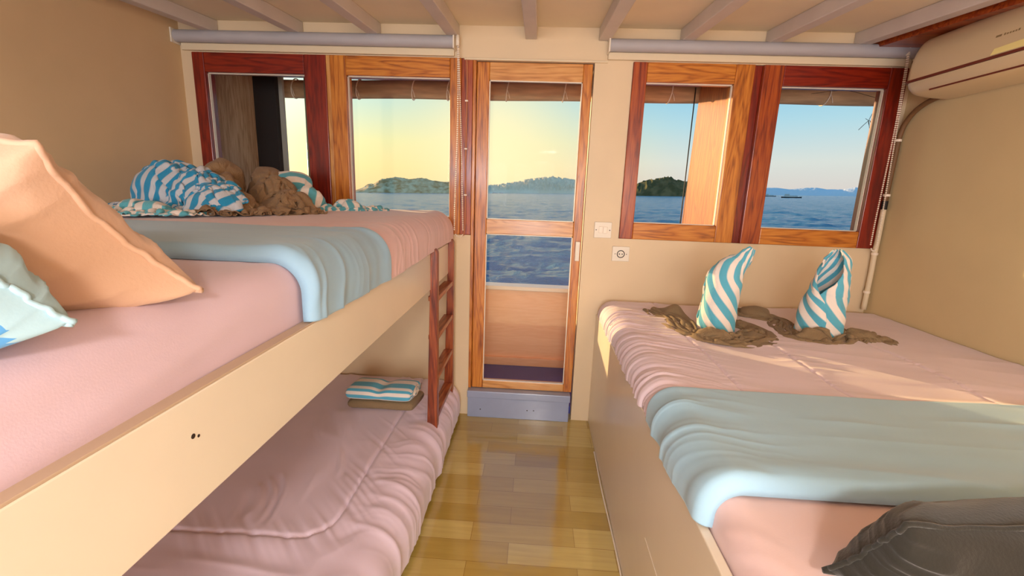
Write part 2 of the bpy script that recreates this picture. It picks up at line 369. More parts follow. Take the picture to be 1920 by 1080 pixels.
# door
dr = thing('door_1', (0, YW, .18), None, None, kind='structure')
ya, yb = 2.606, 2.65
box('stile', -.292, -.224, ya, yb, .18, 2.052, wo['orz'], dr, b=.004)
box('stile', .276, .325, ya, yb, .18, 2.052, wo['orz'], dr, b=.004)
box('rail', -.224, .276, ya+.002, yb, 1.962, 2.052, wo['ltx'], dr, b=.003)
box('rail', -.224, .276, ya+.002, yb, 1.136, 1.219, wo['ltx'], dr, b=.003)
box('rail', -.224, .276, ya+.002, yb, .18, .228, wo['ltx'], dr, b=.003)
for z0, z1 in ((.228, 1.136), (1.219, 1.962)):
    link('pane', *boxVF(-.224, .276, 2.627, 2.631, z0, z1), m_glassD, dr)
    e = .005
    V, F = join([boxVF(-.224, -.224+e, 2.61, 2.625, z0, z1), boxVF(.276-e, .276, 2.61, 2.625, z0, z1), boxVF(-.224, .276, 2.61, 2.625, z0, z0+e), boxVF(-.224, .276, 2.61, 2.625, z1-e, z1)])
    link('glazing_bead', V, F, m_white, dr)
box('latch', .293, .318, 2.590, 2.606, 1.0, 1.112, m_white, dr, b=.003)
box('trim_doorjamb', -.3115, -.294, YW-.004, YO-.01, .18, 2.056, wo['orz'], kind='structure', b=.002)

# ------------------------------------------------------------------ beds
def make_ladder():
    L_ = thing('bunk_ladder', (-.415, 2.28, 0), 'dark reddish wooden ladder standing against the bunk side beside the door', 'ladder')
    for y in (2.075, 2.50):
        s = np.linspace(0, math.pi, 9)
        prof = [(-.444, 0.0), (-.388, 0.0), (-.388, 1.085)]+[(-.416+.028*math.cos(a), 1.085+.026*math.sin(a)) for a in s[1:-1]]+[(-.444, 1.085)]
        n = len(prof); V = [(x, y-.020, z) for x, z in prof]+[(x, y+.020, z) for x, z in prof]
        F = [tuple(range(n))[::-1], tuple(range(n, 2*n))]+[(i, (i+1) % n, (i+1) % n+n, i+n) for i in range(n)]
        # notch the rail above the side board
        o = link('rail', [(max(x, -.4195) if z > .90 else x, yy, z) for x, yy, z in V], F, wo['lad'], L_); bev(o, .003)
    for z in (.245, .455, .665, .86):
        box('rung', -.441, -.391, 2.095, 2.48, z-.012, z+.013, wo['ladx'], L_, b=.003)
bb = thing('bunk_bed', (-1.2, .8, 0), 'long cream painted bunk bed built against the left wall', 'bed')
box('side_board', -.445, -.42, -2.2, 2.598, .913, 1.083, m_board, bb, b=.003)
box('board_cap', -.4452, -.4208, -2.19, 2.597, 1.0825, 1.0865, m_lip, bb, b=.001)
box('platform', XL+.002, -.447, -2.2, 2.598, .93, .955, m_lip, bb, b=0)
box('board_lip', -.449, -.4455, -2.2, 2.598, .96, 1.080, m_lip, bb, b=0)
V, F = tubeVF([(-.4195, .567, 1.023), (-.425, .567, 1.023)], .004, 8); link('screw_hole', V, F, m_dark, bb)
V, F = tubeVF([(-.4195, .577, 1.018), (-.425, .577, 1.018)], .0025, 8); link('screw_hole', V, F, m_dark, bb)
make_ladder()

rb = thing('bed_base', (1.2, .8, 0), 'low built-in bed base with smooth cream side panel by the right wall', 'bed')
box('side_panel', .44, .462, -2.2, 2.598, 0, .69, m_bedside, rb, b=.003)
box('platform', .463, XR-.002, -2.2, 2.598, .60, .63, m_lip, rb, b=0)
V, F = boxVF(.4385, .4405, -.5, 1.22, .352, .355); link('panel_seam', V, F, m_white, rb)

def cover(name, xs, d, xin, zlo, ztop, r, y0, y1, T, disp, m, parent=None, ns=150, ny=200, e0=.03, e1=.03, lift1=0.0, bulge=0.0, label=None, cat=None, overhang=None, topfn=None):
    """cloth lying over a mattress edge: across = side, rounded corner, top; along = y.  d=+1: top runs towards +x"""
    Ls = (ztop-r-zlo); La = r*math.pi/2; Lt = abs(xin-xs)-r; tot = Ls+La+Lt
    # denser sampling at the edge
    u = np.linspace(0, 1, ns); s = tot*(.55*u+.45*u**2.2) if Lt > .5 else tot*u
    y = np.linspace(y0, y1, ny); S, Y = np.meshgrid(s, y, indexing='ij')
    A = np.clip((S-Ls)/La, 0, 1)*math.pi/2
    X = np.where(S < Ls, 0, np.where(S < Ls+La, r*(1-np.cos(A)), r+(S-Ls-La)))
    Z = np.where(S < Ls, zlo+S, np.where(S < Ls+La, ztop-r+r*np.sin(A), ztop))
    nx = -np.cos(A); nz = np.sin(A)
    if bulge: k = bulge*np.exp(-((S-Ls*.6)/(.10))**2); X = X-k
    D = disp(S, Y, Ls, La) 
    ed = np.ones_like(Y)
    if e0: ed = ed*np.sqrt(np.clip(1-(1-np.clip((Y-y0)/e0, 0, 1))**2, 0, 1))
    ef = np.sqrt(np.clip(1-(1-np.clip((y1-Y)/e1, 0, 1))**2, 0, 1)) if e1 else 1.0
    off = (T+D)*ed*ef+(1-ef)*lift1
    X = X+nx*off; Z = Z+nz*off
    if topfn is not None: Z = Z+topfn(S, Y, X)
    V = np.stack([xs+d*X, Y, Z], -1).reshape(-1, 3)
    F = grid(ns, ny)
    if d > 0: F = [f[::-1] for f in F]
    o = link(name, V, F, m, parent, smooth=True, loc=None if parent else ((xs+xin)/2, (y0+y1)/2, ztop))
    md = o.modifiers.new('thick', 'SOLIDIFY'); md.thickness = .006; md.offset = -1
    if label: tag(o, label, cat)
    return o

def gather(S, Y, Ls, La, seed, amp, fall=.35, freq=38, slant=.6, warp=.05):
    """wrinkles running across the edge, strongest at the side"""
    w = Y+slant*np.clip(S-Ls, 0, 1)*.35+warp*fbm(S*5, Y*4, 0, seed)
    g = ridge(w*freq, S*3.2, 0, seed+1)
    g2 = ridge(w*freq*.45+3, S*2.1, 0, seed+2)
    a = np.exp(-(np.clip(S-Ls-La*.5, 0, 9)/fall)**2)
    msk = .35+.65*sm(-.4, .5, fbm(S*2, Y*3.3, 0, seed+3))
    return amp*a*msk*(.55*g+.7*g2)

# --- right bed: mattress in a fitted peach sheet, then the duvet
def d_sheetR(S, Y, Ls, La):
    a = np.exp(-(np.abs(S-Ls-La*.6)/.07)**2)
    return .003*a*ridge(Y*14+S*16, S*4, 0, 5)*sm(-.2, .4, vn(Y*5, S*3, 0, 8))+.0025*fbm(S*3, Y*6, 0, 6)+.002*ridge(S*1.5+1, Y*16, 0, 12)*sm(.1, .6, vn(S*3, Y*5, 0, 3))
mt = thing('mattress', (1.2, .2, .63), 'mattress in a peach sheet on the low bed at right', 'mattress')
box('core', .478, XR-.006, -1.9, 2.59, .631, .752, m_sheetR, mt, b=.02)
cover('fitted_sheet', .474, 1, 1.945, .66, .762, .045, -1.85, 2.59, .002, d_sheetR, m_sheetR, mt, ns=110, ny=300, e0=0, e1=0)
def d_duvR(S, Y, Ls, La):
    X = .47+np.clip(S-Ls, 0, 9)
    d = gather(S, Y, Ls, La, 20, .0100, .20, 58, .9)
    d = d+.0035*ridge(Y*15+.8*X+.5*vn(X*2, Y*2, 0, 31), X*1.3, 0, 32)*sm(.0, .5, fbm(X*1.7, Y*2.2, 0, 33))*sm(.1, .3, S)
    d = d+.0035*ridge(Y*6+1.5*X, X*.9+4, 0, 35)*sm(.1, .3, S)
    d = d+.007*fbm(X*2.2, Y*2.6, 0, 34)
    for xs in (.765, 1.09, 1.54):
        sx = np.abs(X-xs-.01*vn(Y*3, 0*Y, 0, 44)); d = d-.0065*np.exp(-(sx/.007)**2)+.003*np.exp(-(sx/.05)**2)
        d = d+.0016*np.exp(-(sx/.03)**2)*ridge(Y*60, X*8, 0, 45)
    return d
def fardrop(S, Y, X): return -.03*sm(2.50, 2.62, Y)
dv = thing('duvet', (1.2, 1.9, .77), 'pink quilted duvet on the low right-hand bed with blue border folded back', 'duvet')
cover('cover', .472, 1, 1.944, .688, .765, .055, 1.325, 2.592, .022, d_duvR, m_pink, dv, ns=300, ny=420, e0=.006, e1=.05, topfn=fardrop)
def d_bandR(S, Y, Ls, La):
    X = .47+np.clip(S-Ls, 0, 9); q = (Y-.87)/.46
    d = gather(S, Y, Ls, La, 60, .011, .16, 24, .7, .06)
    d = d+.0038*ridge(Y*13+1.1*X+.8*vn(X*1.4, Y*3, 0, 61), X*1.2, 0, 62)*sm(-.2, .5, fbm(X*2, Y*3, 0, 63))
    d = d+.006*fbm(X*2.5, Y*4, 0, 64)
    return d
def bandtop(S, Y, X): return .012*np.exp(-((Y-.90)/.05)**2)
cover('folded_band', .468, 1, 1.944, .688, .770, .055, .865, 1.345, .030, d_bandR, m_blue, dv, ns=260, ny=200, e0=.022, e1=.014, lift1=.016, topfn=bandtop)

# --- upper bunk (top runs towards -x)
def d_sheetU(S, Y, Ls, La):
    a = np.exp(-(np.abs(S-Ls-La*.6)/.10)**2)
    d = .0035*a*ridge(Y*3+S*22, S*5, 0, 75)*sm(-.2, .4, vn(Y*2.4, S*3, 0, 78))+.004*fbm(S*3, Y*3, 0, 76)
    return d+.004*np.exp(-((S-Ls+.05-.12*(Y-.4))/.02)**2)*sm(.2, .35, Y)*(1-sm(.6, .8, Y))
mu = thing('mattress', (-1.2, .2, .955), 'thick mattress in a pale pink sheet on the upper bunk', 'mattress')
box('core', XL+.004, -.458, -1.9, 2.59, .957, 1.19, m_sheet, mu, b=.03)
cover('fitted_sheet', -.452, -1, XL+.004, 1.035, 1.208, .05, -1.85, 2.59, .002, d_sheetU, m_sheet, mu, ns=120, ny=260, e0=0, e1=0)
def d_duvU(S, Y, Ls, La):
    X = np.clip(S-Ls, 0, 9)
    d = gather(S, Y, Ls, La, 90, .0065, .24, 30, -.9, .07)
    d = d+.004*ridge(Y*9-.8*X+.6*vn(X*2, Y*2, 0, 91), X*1.3, 0, 92)*sm(.0, .5, fbm(X*1.7, Y*2.2, 0, 93))+.006*fbm(X*2.2, Y*2.6, 0, 94)
    return d
du = thing('duvet', (-1.2, 1.7, 1.21), 'rose pink duvet on the upper bunk with grey-blue border folded back', 'duvet')
cover('cover', -.432, -1, XL+.004, 1.088, 1.222, .075, 1.405, 2.592, .022, d_duvU, m_pinkU, du, ns=220, ny=320, e0=.006, e1=.05, topfn=lambda S, Y, X: 0.010*sm(1.5, 2.2, Y)+fardrop(S, Y, X))
def widen(S, Y, X): return 0
def d_bandU(S, Y, Ls, La):
    X = np.clip(S-Ls, 0, 9)
    return gather(S, Y, Ls, La, 110, .008, .22, 22, -.8, .06)+.0035*ridge(Y*11-1.0*X, X*1.2, 0, 112)*sm(-.1, .5, fbm(X*2, Y*3, 0, 113))+.004*fbm(X*2.5, Y*4, 0, 114)
cover('folded_band', -.436, -1, XL+.004, 1.090, 1.216, .065, .925, 1.42, .028, d_bandU, m_blueU, du, ns=200, ny=160, e0=.02, e1=.014, lift1=.016)

# --- lower bunk
def d_low(S, Y, Ls, La):
    X = -.37-np.clip(S-Ls, 0, 9)
    d = gather(S, Y, Ls, La, 130, .007, .12, 24, .8, .05)
    d = d+.010*fbm(X*2.4, Y*2.4, 0, 131)
    # quilting line: rounded rectangle
    cx, cy = np.maximum(X+.74, 0), np.maximum(1.38-Y, 0)
    q = np.sqrt(cx*cx+cy*cy)-.13
    q = np.where((X < -.74) & (Y > 1.38), -np.minimum(-.61-X, Y-1.25), q)
    d = d-.010*np.exp(-(q/.008)**2)+.006*np.exp(-(q/.07)**2)
    side = np.where(q < 0, 1.0, .6)
    diag = ridge((X*.9+Y*.35)*22+1.5*vn(X*4, Y*3, 0, 136), Y*2.0-X*1.0, 0, 132)
    d = d+.0075*diag*sm(-.05, .5, vn(X*4.5, Y*3.5, 0, 133))*sm(-.02, -.10, q)+.003*ridge(q*3, (X+Y)*26, 0, 139)*np.exp(-(q/.09)**2)
    d = d+.0055*ridge(Y*13+1.5*X, X*2.5, 0, 134)*sm(0, .12, q)
    return d
ml = thing('mattress', (-1.2, .8, .02), 'low mattress under the upper bunk close to the floor', 'mattress')
box('core', XL+.004, -.40, -1.9, 2.59, .004, .19, m_sheet, ml, b=.03)
dl = thing('duvet', (-1.2, .8, .2), 'mauve pink quilted duvet covering the lower bunk', 'duvet')
cover('cover', -.392, -1, XL+.004, .03, .205, .085, -.6, 2.592, .022, d_low, m_low, dl, ns=260, ny=560, e0=.03, e1=.04, bulge=.012)

# ------------------------------------------------------------------ pillows
def pillow(name, C4, T, m, label, cat='pillow', n=70, seed=0, pinch=.06, wr=.006, piping=None, pow_=2.4, sag=0.0, endmat=None, bottom=None):
    """C4: corners P00 P10 P11 P01; bulges both ways"""
    C4 = np.array(C4, float); u = np.linspace(0, 1, n); U, Vv = np.meshgrid(u, u, indexing='ij')
    a, b = 2*U-1, 2*Vv-1
    # pull sides in between the corners
    pa, pb = pinch if isinstance(pinch, tuple) else (pinch, pinch)
    a2 = a*(1-pa*(1-b*b)); b2 = b*(1-pb*(1-a*a))
    U2, V2 = (a2+1)/2, (b2+1)/2
    P = (C4[0][None, None]*((1-U2)*(1-V2))[..., None]+C4[1]*(U2*(1-V2))[..., None]+C4[2]*(U2*V2)[..., None]+C4[3]*((1-U2)*V2)[..., None])
    nrm = np.cross(C4[1]-C4[0], C4[3]-C4[0]); nrm /= np.linalg.norm(nrm)
    hgt = ((1-np.abs(a)**pow_)*(1-np.abs(b)**pow_))**.45
    rad = np.maximum(np.abs(a), np.abs(b))
    out = []
    for sgn in (1, -1):
        w = wr*(ridge(a*3.2+seed, b*3.2, 0, seed)*sm(.35, .9, rad)+.8*fbm(a*2, b*2, seed, seed+3))
        cr = wr*.8*ridge(np.arctan2(a, b)*5, rad*1.2, 0, seed+5)*sm(.4, .95, rad)
        h = ((T[0] if sgn > 0 else T[1])*hgt+(w+cr)*np.sqrt(hgt))
        h = h*np.where(hgt <= 0, 0, 1)
        out.append(P+sgn*nrm*h[..., None])
    A, B = out
    if bottom is not None:
        for Q in out: Q[..., 2] = np.maximum(Q[..., 2], bottom+.0015*fbm(Q[..., 0]*20, Q[..., 1]*20))
    F = grid(n, n); V = np.vstack([A.reshape(-1, 3), B.reshape(-1, 3)])
    F2 = [tuple(i+n*n for i in f) for f in F]
    F = [f[::-1] for f in F]+F2
    cen = C4.mean(0); r = thing(name, tuple(cen), label, cat)
    o = link('cushion', V, F, m, r, smooth=True)
    if endmat: o.data.materials.append(endmat)
    edge = [P[i, 0] for i in range(n)]+[P[n-1, j] for j in range(1, n)]+[P[i, n-1] for i in range(n-2, -1, -1)]+[P[0, j] for j in range(n-2, -1, -1)]
    edge = np.array(edge)
    if bottom is not None: edge[:, 2] = np.maximum(edge[:, 2], bottom+.003)
    k = np.arange(len(edge)); edge = edge+np.stack([.002*vn(k*.3, 0*k, 0, 3+seed), .002*vn(k*.3, 0*k, 0, 7+seed), .0025*vn(k*.25, 0*k, 0, 9+seed)], -1)
    V, F = tubeVF(edge, piping or .0035, 6); link('piping', V, F, m, r, smooth=True)
    return r, o
pillow('pillow', [(-.435, .635, 1.224), (-.885, .585, 1.226), (-.954, .45, 1.420), (-.504, .50, 1.417)], (.080, .135), m_tan,
       'plump tan pillow with piped seam leaning on the upper bunk', seed=3, pinch=(.14, -.02), bottom=1.213, wr=.007, piping=.0045)
rp, op = pillow('pillow', [(-.409, .42, 1.238), (-.80, .40, 1.222), (-.86, .36, 1.36), (-.46, .36, 1.335)], (.07, .125), m_bluepil,
       'pale blue pillow in front of the tan pillow on the upper bunk', seed=11, pinch=(.04, 0.0), bottom=1.213, wr=.006, endmat=m_bluepil2)
for p_ in op.data.polygons:
    c_ = p_.center+op.parent.location
    if c_.z < 1.247+.003*math.sin(c_.x*60) and c_.x < -.43: p_.material_index = 1
pillow('pillow', [(.552, .650, .80), (.615, .60, .93), (1.26, .64, .935), (1.22, .46, .79)], (.11, .07), m_dkpil,
       'dark olive brown pillow with raised seam on the peach sheet', seed=21, pinch=.03, bottom=.768, wr=.008, piping=.0045)

# ------------------------------------------------------------------ crumpled cloths
def remeshed(V, F, voxel):
    me = bpy.data.meshes.new('tmp'); me.from_pydata([tuple(v) for v in V], [], [tuple(f) for f in F]); me.update()
    o = bpy.data.objects.new('tmp', me); COL.objects.link(o)
    md = o.modifiers.new('r', 'REMESH'); md.mode = 'VOXEL'; md.voxel_size = voxel
    s = o.modifiers.new('s', 'SMOOTH'); s.iterations = 4; s.factor = .5
    dg = bpy.context.evaluated_depsgraph_get(); dg.update(); ev = o.evaluated_get(dg); m2 = ev.to_mesh()
    V2 = np.zeros(len(m2.vertices)*3); m2.vertices.foreach_get('co', V2); V2 = V2.reshape(-1, 3)
    Nn = np.zeros(len(m2.vertices)*3); m2.vertices.foreach_get('normal', Nn); Nn = Nn.reshape(-1, 3)
    F2 = [tuple(p.vertices) for p in m2.polygons]
    ev.to_mesh_clear(); bpy.data.objects.remove(o); bpy.data.meshes.remove(me)
    return V2, F2, Nn
def fold(pts, w, h, seed, ridges=5, n=60, seg=48, tilt=0.0):
    """a swag of cloth swept along a path with lengthwise folds"""
    P = spline(pts, n); T = np.gradient(P, axis=0); T /= np.linalg.norm(T, axis=1)[:, None]
    t = np.linspace(0, 1, n); w = np.interp(t, np.linspace(0, 1, len(w)), w); h = np.interp(t, np.linspace(0, 1, len(h)), h)
    up = np.array([0, 0, 1.]); V = []
    for i in range(n):
        sd = np.cross(T[i], up); sd /= np.linalg.norm(sd)+1e-9; un = np.cross(sd, T[i])
        th = np.linspace(0, 2*math.pi, seg, endpoint=False)
        g = 1+.20*np.sin(th*ridges+3*vn(t[i]*3+0*th, 0*th, 0, seed)+t[i]*2)+.12*vn(th*1.5, t[i]*6+0*th, 0, seed+4)
        cc, ss = np.cos(th)*w[i]*g, np.sin(th)*h[i]*g
        V += [P[i]+c*sd+s*un for c, s in zip(cc, ss)]
    F = []
    for i in range(n-1):
        for k in range(seg): F.append((i*seg+k, i*seg+(k+1) % seg, (i+1)*seg+(k+1) % seg, (i+1)*seg+k))
    F.append(tuple(range(seg))[::-1]); F.append(tuple((n-1)*seg+k for k in range(seg)))
    return V, F
def blob(c, r, seed, n=36):
    u = np.linspace(0, math.pi, n); v = np.linspace(0, 2*math.pi, n*2, endpoint=False); V = []
    for a in u:
        for b in v:
            d = np.array([math.sin(a)*math.cos(b), math.sin(a)*math.sin(b), math.cos(a)])
            V.append(d)
    V = np.array(V); k = 1+.22*fbm(V[:, 0]*1.6+seed, V[:, 1]*1.6, V[:, 2]*1.6, seed)
    V = np.array(c)+V*k[:, None]*np.array(r); m = 2*n; F = []
    for i in range(n-1):
        for j in range(m): F.append((i*m+j, (i+1)*m+j, (i+1)*m+(j+1) % m, i*m+(j+1) % m))
    return V, F
def crumple(name, parts, m, label, cat, voxel=.006, amp=.012, fr=11, seed=0, floor_z=None, fine=.003, axis=None, parent=None, group=None):
    V, F = join(parts); V, F, Nn = remeshed(V, F, voxel)
    x, y, z = V.T
    wx = x+.05*vn(x*9, y*9, z*9, seed); wy = y+.05*vn(x*9+5, y*9, z*9, seed+1); wz = z+.04*vn(x*9, y*9+5, z*9, seed+2)
    if axis is not None:   # folds run along the axis direction
        ax = np.array(axis, float)/np.linalg.norm(axis); q = wx*ax[0]+wy*ax[1]+wz*ax[2]
        wx, wy, wz = wx-.75*q*ax[0], wy-.75*q*ax[1], wz-.75*q*ax[2]
    d = amp*(1-2.6*np.abs(vn(wx*fr, wy*fr, wz*fr, seed+3)))+fine*ridge(wx*fr*2.7, wy*fr*2.7, wz*fr*2.7, seed+4)
    V = V+Nn*d[:, None]
    if floor_z is not None: V[:, 2] = np.maximum(V[:, 2], floor_z+.002*vn(V[:, 0]*30, V[:, 1]*30))
    c = V.mean(0)
    o = link(name, V, F, m, smooth=True, loc=(c[0], c[1], V[:, 2].min()))
    tag(o, label, cat, group)
    return o
def drape(name, M0, Lu, Lv, nu, nv, z0, m, label, cat='towel', solids=(), steps=110, iters=5, seed=0, bend=.25, grav=.0009, hold=.02, thick=.005, lift=.03, uvs=1.0, group=None, loc=None, crink=.004):
    """relax a sheet (rest size Lu x Lv) gathered onto the footprint M0(u,v) so that it buckles into folds"""
    u, v = np.linspace(0, 1, nu), np.linspace(0, 1, nv); U, Vv = np.meshgrid(u, v, indexing='ij')
    P = M0(U, Vv)
    P = P.copy(); P[..., 2] += lift*(.5+.5*fbm(U*7*Lu/.4, Vv*7*Lv/.4, 0, seed))+.006*vn(U*40, Vv*40, 0, seed+9)
    P[..., 0] += .008*vn(U*11, Vv*11, 0, seed+1); P[..., 1] += .008*vn(U*11, Vv*11, 0, seed+2)
    H = P[..., :2].copy(); Q = P.copy(); du, dv = Lu/(nu-1), Lv/(nv-1)
    def con(A, B, r, k, only_push=False):
        d = B-A; l = np.sqrt((d*d).sum(-1, keepdims=True))+1e-9; c = k*.5*(l-r)/l
        if only_push: c = np.minimum(c, 0)
        A += d*c; B -= d*c
    sh = math.hypot(du, dv)
    for st in range(steps):
        vel = (P-Q)*.93; Q = P.copy(); P = P+vel; P[..., 2] -= grav
        P[..., :2] += (H-P[..., :2])*hold
        for it in range(iters):
            for o_ in (0, 1):
                n_ = (nu-o_)//2*2; con(P[o_:o_+n_:2], P[o_+1:o_+n_:2], du, 1.0)
                n_ = (nv-o_)//2*2; con(P[:, o_:o_+n_:2], P[:, o_+1:o_+n_:2], dv, 1.0)
                n_ = (nu-o_)//2*2
                con(P[o_:o_+n_:2, :-1], P[o_+1:o_+n_:2, 1:], sh, .3); con(P[o_:o_+n_:2, 1:], P[o_+1:o_+n_:2, :-1], sh, .3)
            for o_ in (0, 1, 2, 3):
                if it % 2 == 0:
                    a, b = P[o_:-2:4], P[o_+2::4]; n_ = min(len(a), len(b)); con(a[:n_], b[:n_], 2*du, bend)
                    a, b = P[:, o_:-2:4], P[:, o_+2::4]; n_ = min(a.shape[1], b.shape[1]); con(a[:, :n_], b[:, :n_], 2*dv, bend)
            for c, r in solids:
                c = np.array(c); r = np.array(r)
                if r[2] > 1:
                    d = (P-c)/r; d[..., 2] = 0; l = np.sqrt((d*d).sum(-1, keepdims=True))+1e-9; T_ = c+d/l*r; T_[..., 2] = P[..., 2]
                    P = np.where(l < 1, T_, P); continue
                d = (P-c)/r; l = np.sqrt((d*d).sum(-1, keepdims=True))+1e-9
                P = np.where(l < 1, c+d/l*r, P)
            below = P[..., 2] < z0
            P[..., 2] = np.maximum(P[..., 2], z0)
            Q[..., :2] = np.where(below[..., None], P[..., :2]*.6+Q[..., :2]*.4, Q[..., :2])
    if crink:
        g1, g2 = np.gradient(P, axis=0), np.gradient(P, axis=1); nn = np.cross(g1, g2); nn /= np.linalg.norm(nn, axis=-1, keepdims=True)+1e-9
        a_, b_ = U*Lu+.03*vn(U*Lu*14, Vv*Lv*14, 0, seed+21), Vv*Lv+.03*vn(U*Lu*14, Vv*Lv*14, 5, seed+22)
        dd = 1.1*ridge(a_*6+1, b_*8, 0, seed+26)+.8*ridge(a_*9+b_*4, b_*16-a_*3, 0, seed+23)+.4*ridge(a_*20, b_*26, 0, seed+24)
        P = P+nn*(crink*dd)[..., None]; P[..., 2] = np.maximum(P[..., 2], z0-.002)
    UV = np.stack([U*Lu*uvs, Vv*Lv*uvs], -1).reshape(-1, 2); V = P.reshape(-1, 3)
    c = V.mean(0)
    o = link(name, V, grid(nu, nv), m, smooth=True, uv=UV, loc=(c[0], c[1], V[:, 2].min()))
    md = o.modifiers.new('thick', 'SOLIDIFY'); md.thickness = thick; md.offset = 0
    sb = o.modifiers.new('soft', 'SUBSURF'); sb.levels = 1; sb.render_levels = 1
    tag(o, label, cat, group); return o
def swag(pts, ws, zz=None):
    """footprint following a path; ws = half widths along it"""
    def f(U, Vv):
        P = spline([(p[0], p[1], p[2] if len(p) > 2 else 0) for p in pts], 200); T = np.gradient(P, axis=0); T[:, 2] = 0; T /= np.linalg.norm(T, axis=1)[:, None]+1e-9
        k = U*199; out = np.zeros(U.shape+(3,))
        w = np.interp(U, np.linspace(0, 1, len(ws)), ws)*(2*Vv-1)
        px, py, pz = (np.interp(k, np.arange(200), P[:, i]) for i in range(3)); tx, ty = (np.interp(k, np.arange(200), T[:, i]) for i in (0, 1))
        out[..., 0] = px-ty*w; out[..., 1] = py+tx*w; out[..., 2] = pz
        return out
    return f
ZB = .787
# brown towels laid round the foot of the two swans
zb = ZB+.004
drape('brown_towel', swag([(.69, 2.38, zb), (.77, 2.20, zb), (.75, 2.02, zb), (.80, 1.90, zb), (.90, 1.88, zb), (1.02, 1.92, zb), (1.10, 2.0, zb), (1.06, 2.16, zb), (1.0, 2.22, zb)],
      [.05, .085, .06, .05, .065, .085, .06, .05, .03]), 1.25, .42, 110, 44, zb, m_brown,
      'brown towel swept around the foot of the swan-folded towel nearer the door', solids=[((.915, 2.05, .80), (.085, .085, 3)), ((.80, 2.29, .78), (.07, .05, .055)), ((.845, 1.915, .78), (.07, .04, .05)), ((1.04, 1.95, .78), (.05, .05, .035))], seed=40, lift=.045, hold=.035)
drape('brown_towel', swag([(1.12, 2.46, zb), (1.20, 2.36, zb), (1.30, 2.22, zb), (1.235, 2.06, zb), (1.26, 1.955, zb), (1.36, 1.94, zb), (1.47, 2.02, zb), (1.55, 2.02, zb), (1.63, 1.97, zb)],
      [.04, .07, .06, .055, .055, .06, .08, .07, .04]), 1.35, .42, 116, 44, zb, m_brown,
      'brown towel swept around the foot of the swan-folded towel nearer the right wall', solids=[((1.377, 2.06, .80), (.095, .095, 3)), ((1.22, 2.34, .78), (.07, .06, .06)), ((1.30, 1.96, .78), (.07, .035, .055)), ((1.54, 2.02, .78), (.07, .05, .05))], seed=51, lift=.045, hold=.035)

# ------------------------------------------------------------------ standing folded towels
def swan(spine, rad, span, th0, twist, label, seed, flat=None, nh=90, nu=120, slant=1.0, sfreq=15.5):
    t = np.linspace(0, 1, nh); S = spline(spine, nh); k = np.linspace(0, 1, len(rad))
    R_ = np.interp(t, k, rad); SP = np.interp(t, np.linspace(0, 1, len(span)), span); FL = np.interp(t, np.linspace(0, 1, len(flat or [1, 1])), flat or [1, 1])
    T = np.gradient(S, axis=0); T /= np.linalg.norm(T, axis=1)[:, None]
    hl = np.concatenate([[0], np.cumsum(np.linalg.norm(np.diff(S, axis=0), axis=1))])
    V, UV = [], []
    for i in range(nh):
        e1 = np.cross(np.array([0, 1., 0]), T[i]); e1 /= np.linalg.norm(e1); e2 = np.cross(T[i], e1)
        u = np.linspace(0, 1, nu); th = math.radians(th0+twist*t[i])+(u-.5)*math.radians(SP[i])
        r = R_[i]*(1+.16*(u-.5)*(SP[i] > 360)+.05*vn(th*1.2, t[i]*5+0*u, 0, seed)+.05*ridge(th*1.3+t[i]*7, t[i]*3+0*u, 0, seed+2))
        r = r+.004*ridge(th*2+9*t[i], t[i]*4+0*u, 0, seed+4)
        for a, rr, uu in zip(th, r, u):
            V.append(S[i]+rr*(math.cos(a)*e1+FL[i]*math.sin(a)*e2)); UV.append(((hl[i]*slant+(uu-.5)*math.radians(430)*.07)*sfreq, 0))
    F = grid(nh, nu)
    V = np.array(V)
    o = link('swan_towel', V, F, m_swan, smooth=True, uv=UV, loc=tuple(S[0]))
    md = o.modifiers.new('thick', 'SOLIDIFY'); md.thickness = .007; md.offset = 0
    tag(o, label, 'towel', 'swan-folded towels on the right bed')
    return o
swan([(.905, 2.05, ZB-.004), (.908, 2.05, .88), (.915, 2.05, .97), (.925, 2.05, 1.035), (.948, 2.05, 1.075), (.978, 2.05, 1.11), (1.003, 2.05, 1.143), (1.022, 2.05, 1.172)],
     [.078, .072, .070, .068, .058, .040, .026, .010], [430, 430, 430, 430, 400, 340, 320, 300], -80, 60,
     'blue striped towel folded into a swan neck leaning toward the right wall', 3, flat=[.9, .85, .8, .7, .6], sfreq=13)
swan([(1.375, 2.06, ZB-.004), (1.378, 2.06, .87), (1.385, 2.06, .95), (1.394, 2.06, 1.03), (1.400, 2.06, 1.09), (1.402, 2.06, 1.14), (1.398, 2.06, 1.178)],
     [.088, .087, .082, .068, .058, .047, .016], [430, 430, 400, 290, 250, 250, 250], 40, 0,
     'blue striped towel folded into an upright swan neck with open hollow', 9, flat=[.9, .85, .8, .8, .8], sfreq=13)

# ------------------------------------------------------------------ heap on the upper bunk
ZU = 1.255
def patch(cx, cy, rx, ry, rot, z=0):
    def f(U, Vv):
        a, b = (2*U-1), (2*Vv-1); k = 1-.18*(a*a*b*b)
        x, y = a*rx*k, b*ry*k; c, s_ = math.cos(rot), math.sin(rot)
        return np.stack([cx+c*x-s_*y, cy+s_*x+c*y, np.full(U.shape, z)], -1)
    return f
m_tw1 = stripes('bright_striped_towel', 17.0, srgb(36, 146, 192), srgb(206, 206, 212)); m_tw2 = stripes('pale_striped_towel', 17.0, srgb(96, 182, 198), WH); m_tw3 = stripes('sea_green_striped_towel', 17.0, srgb(92, 172, 188), WH)
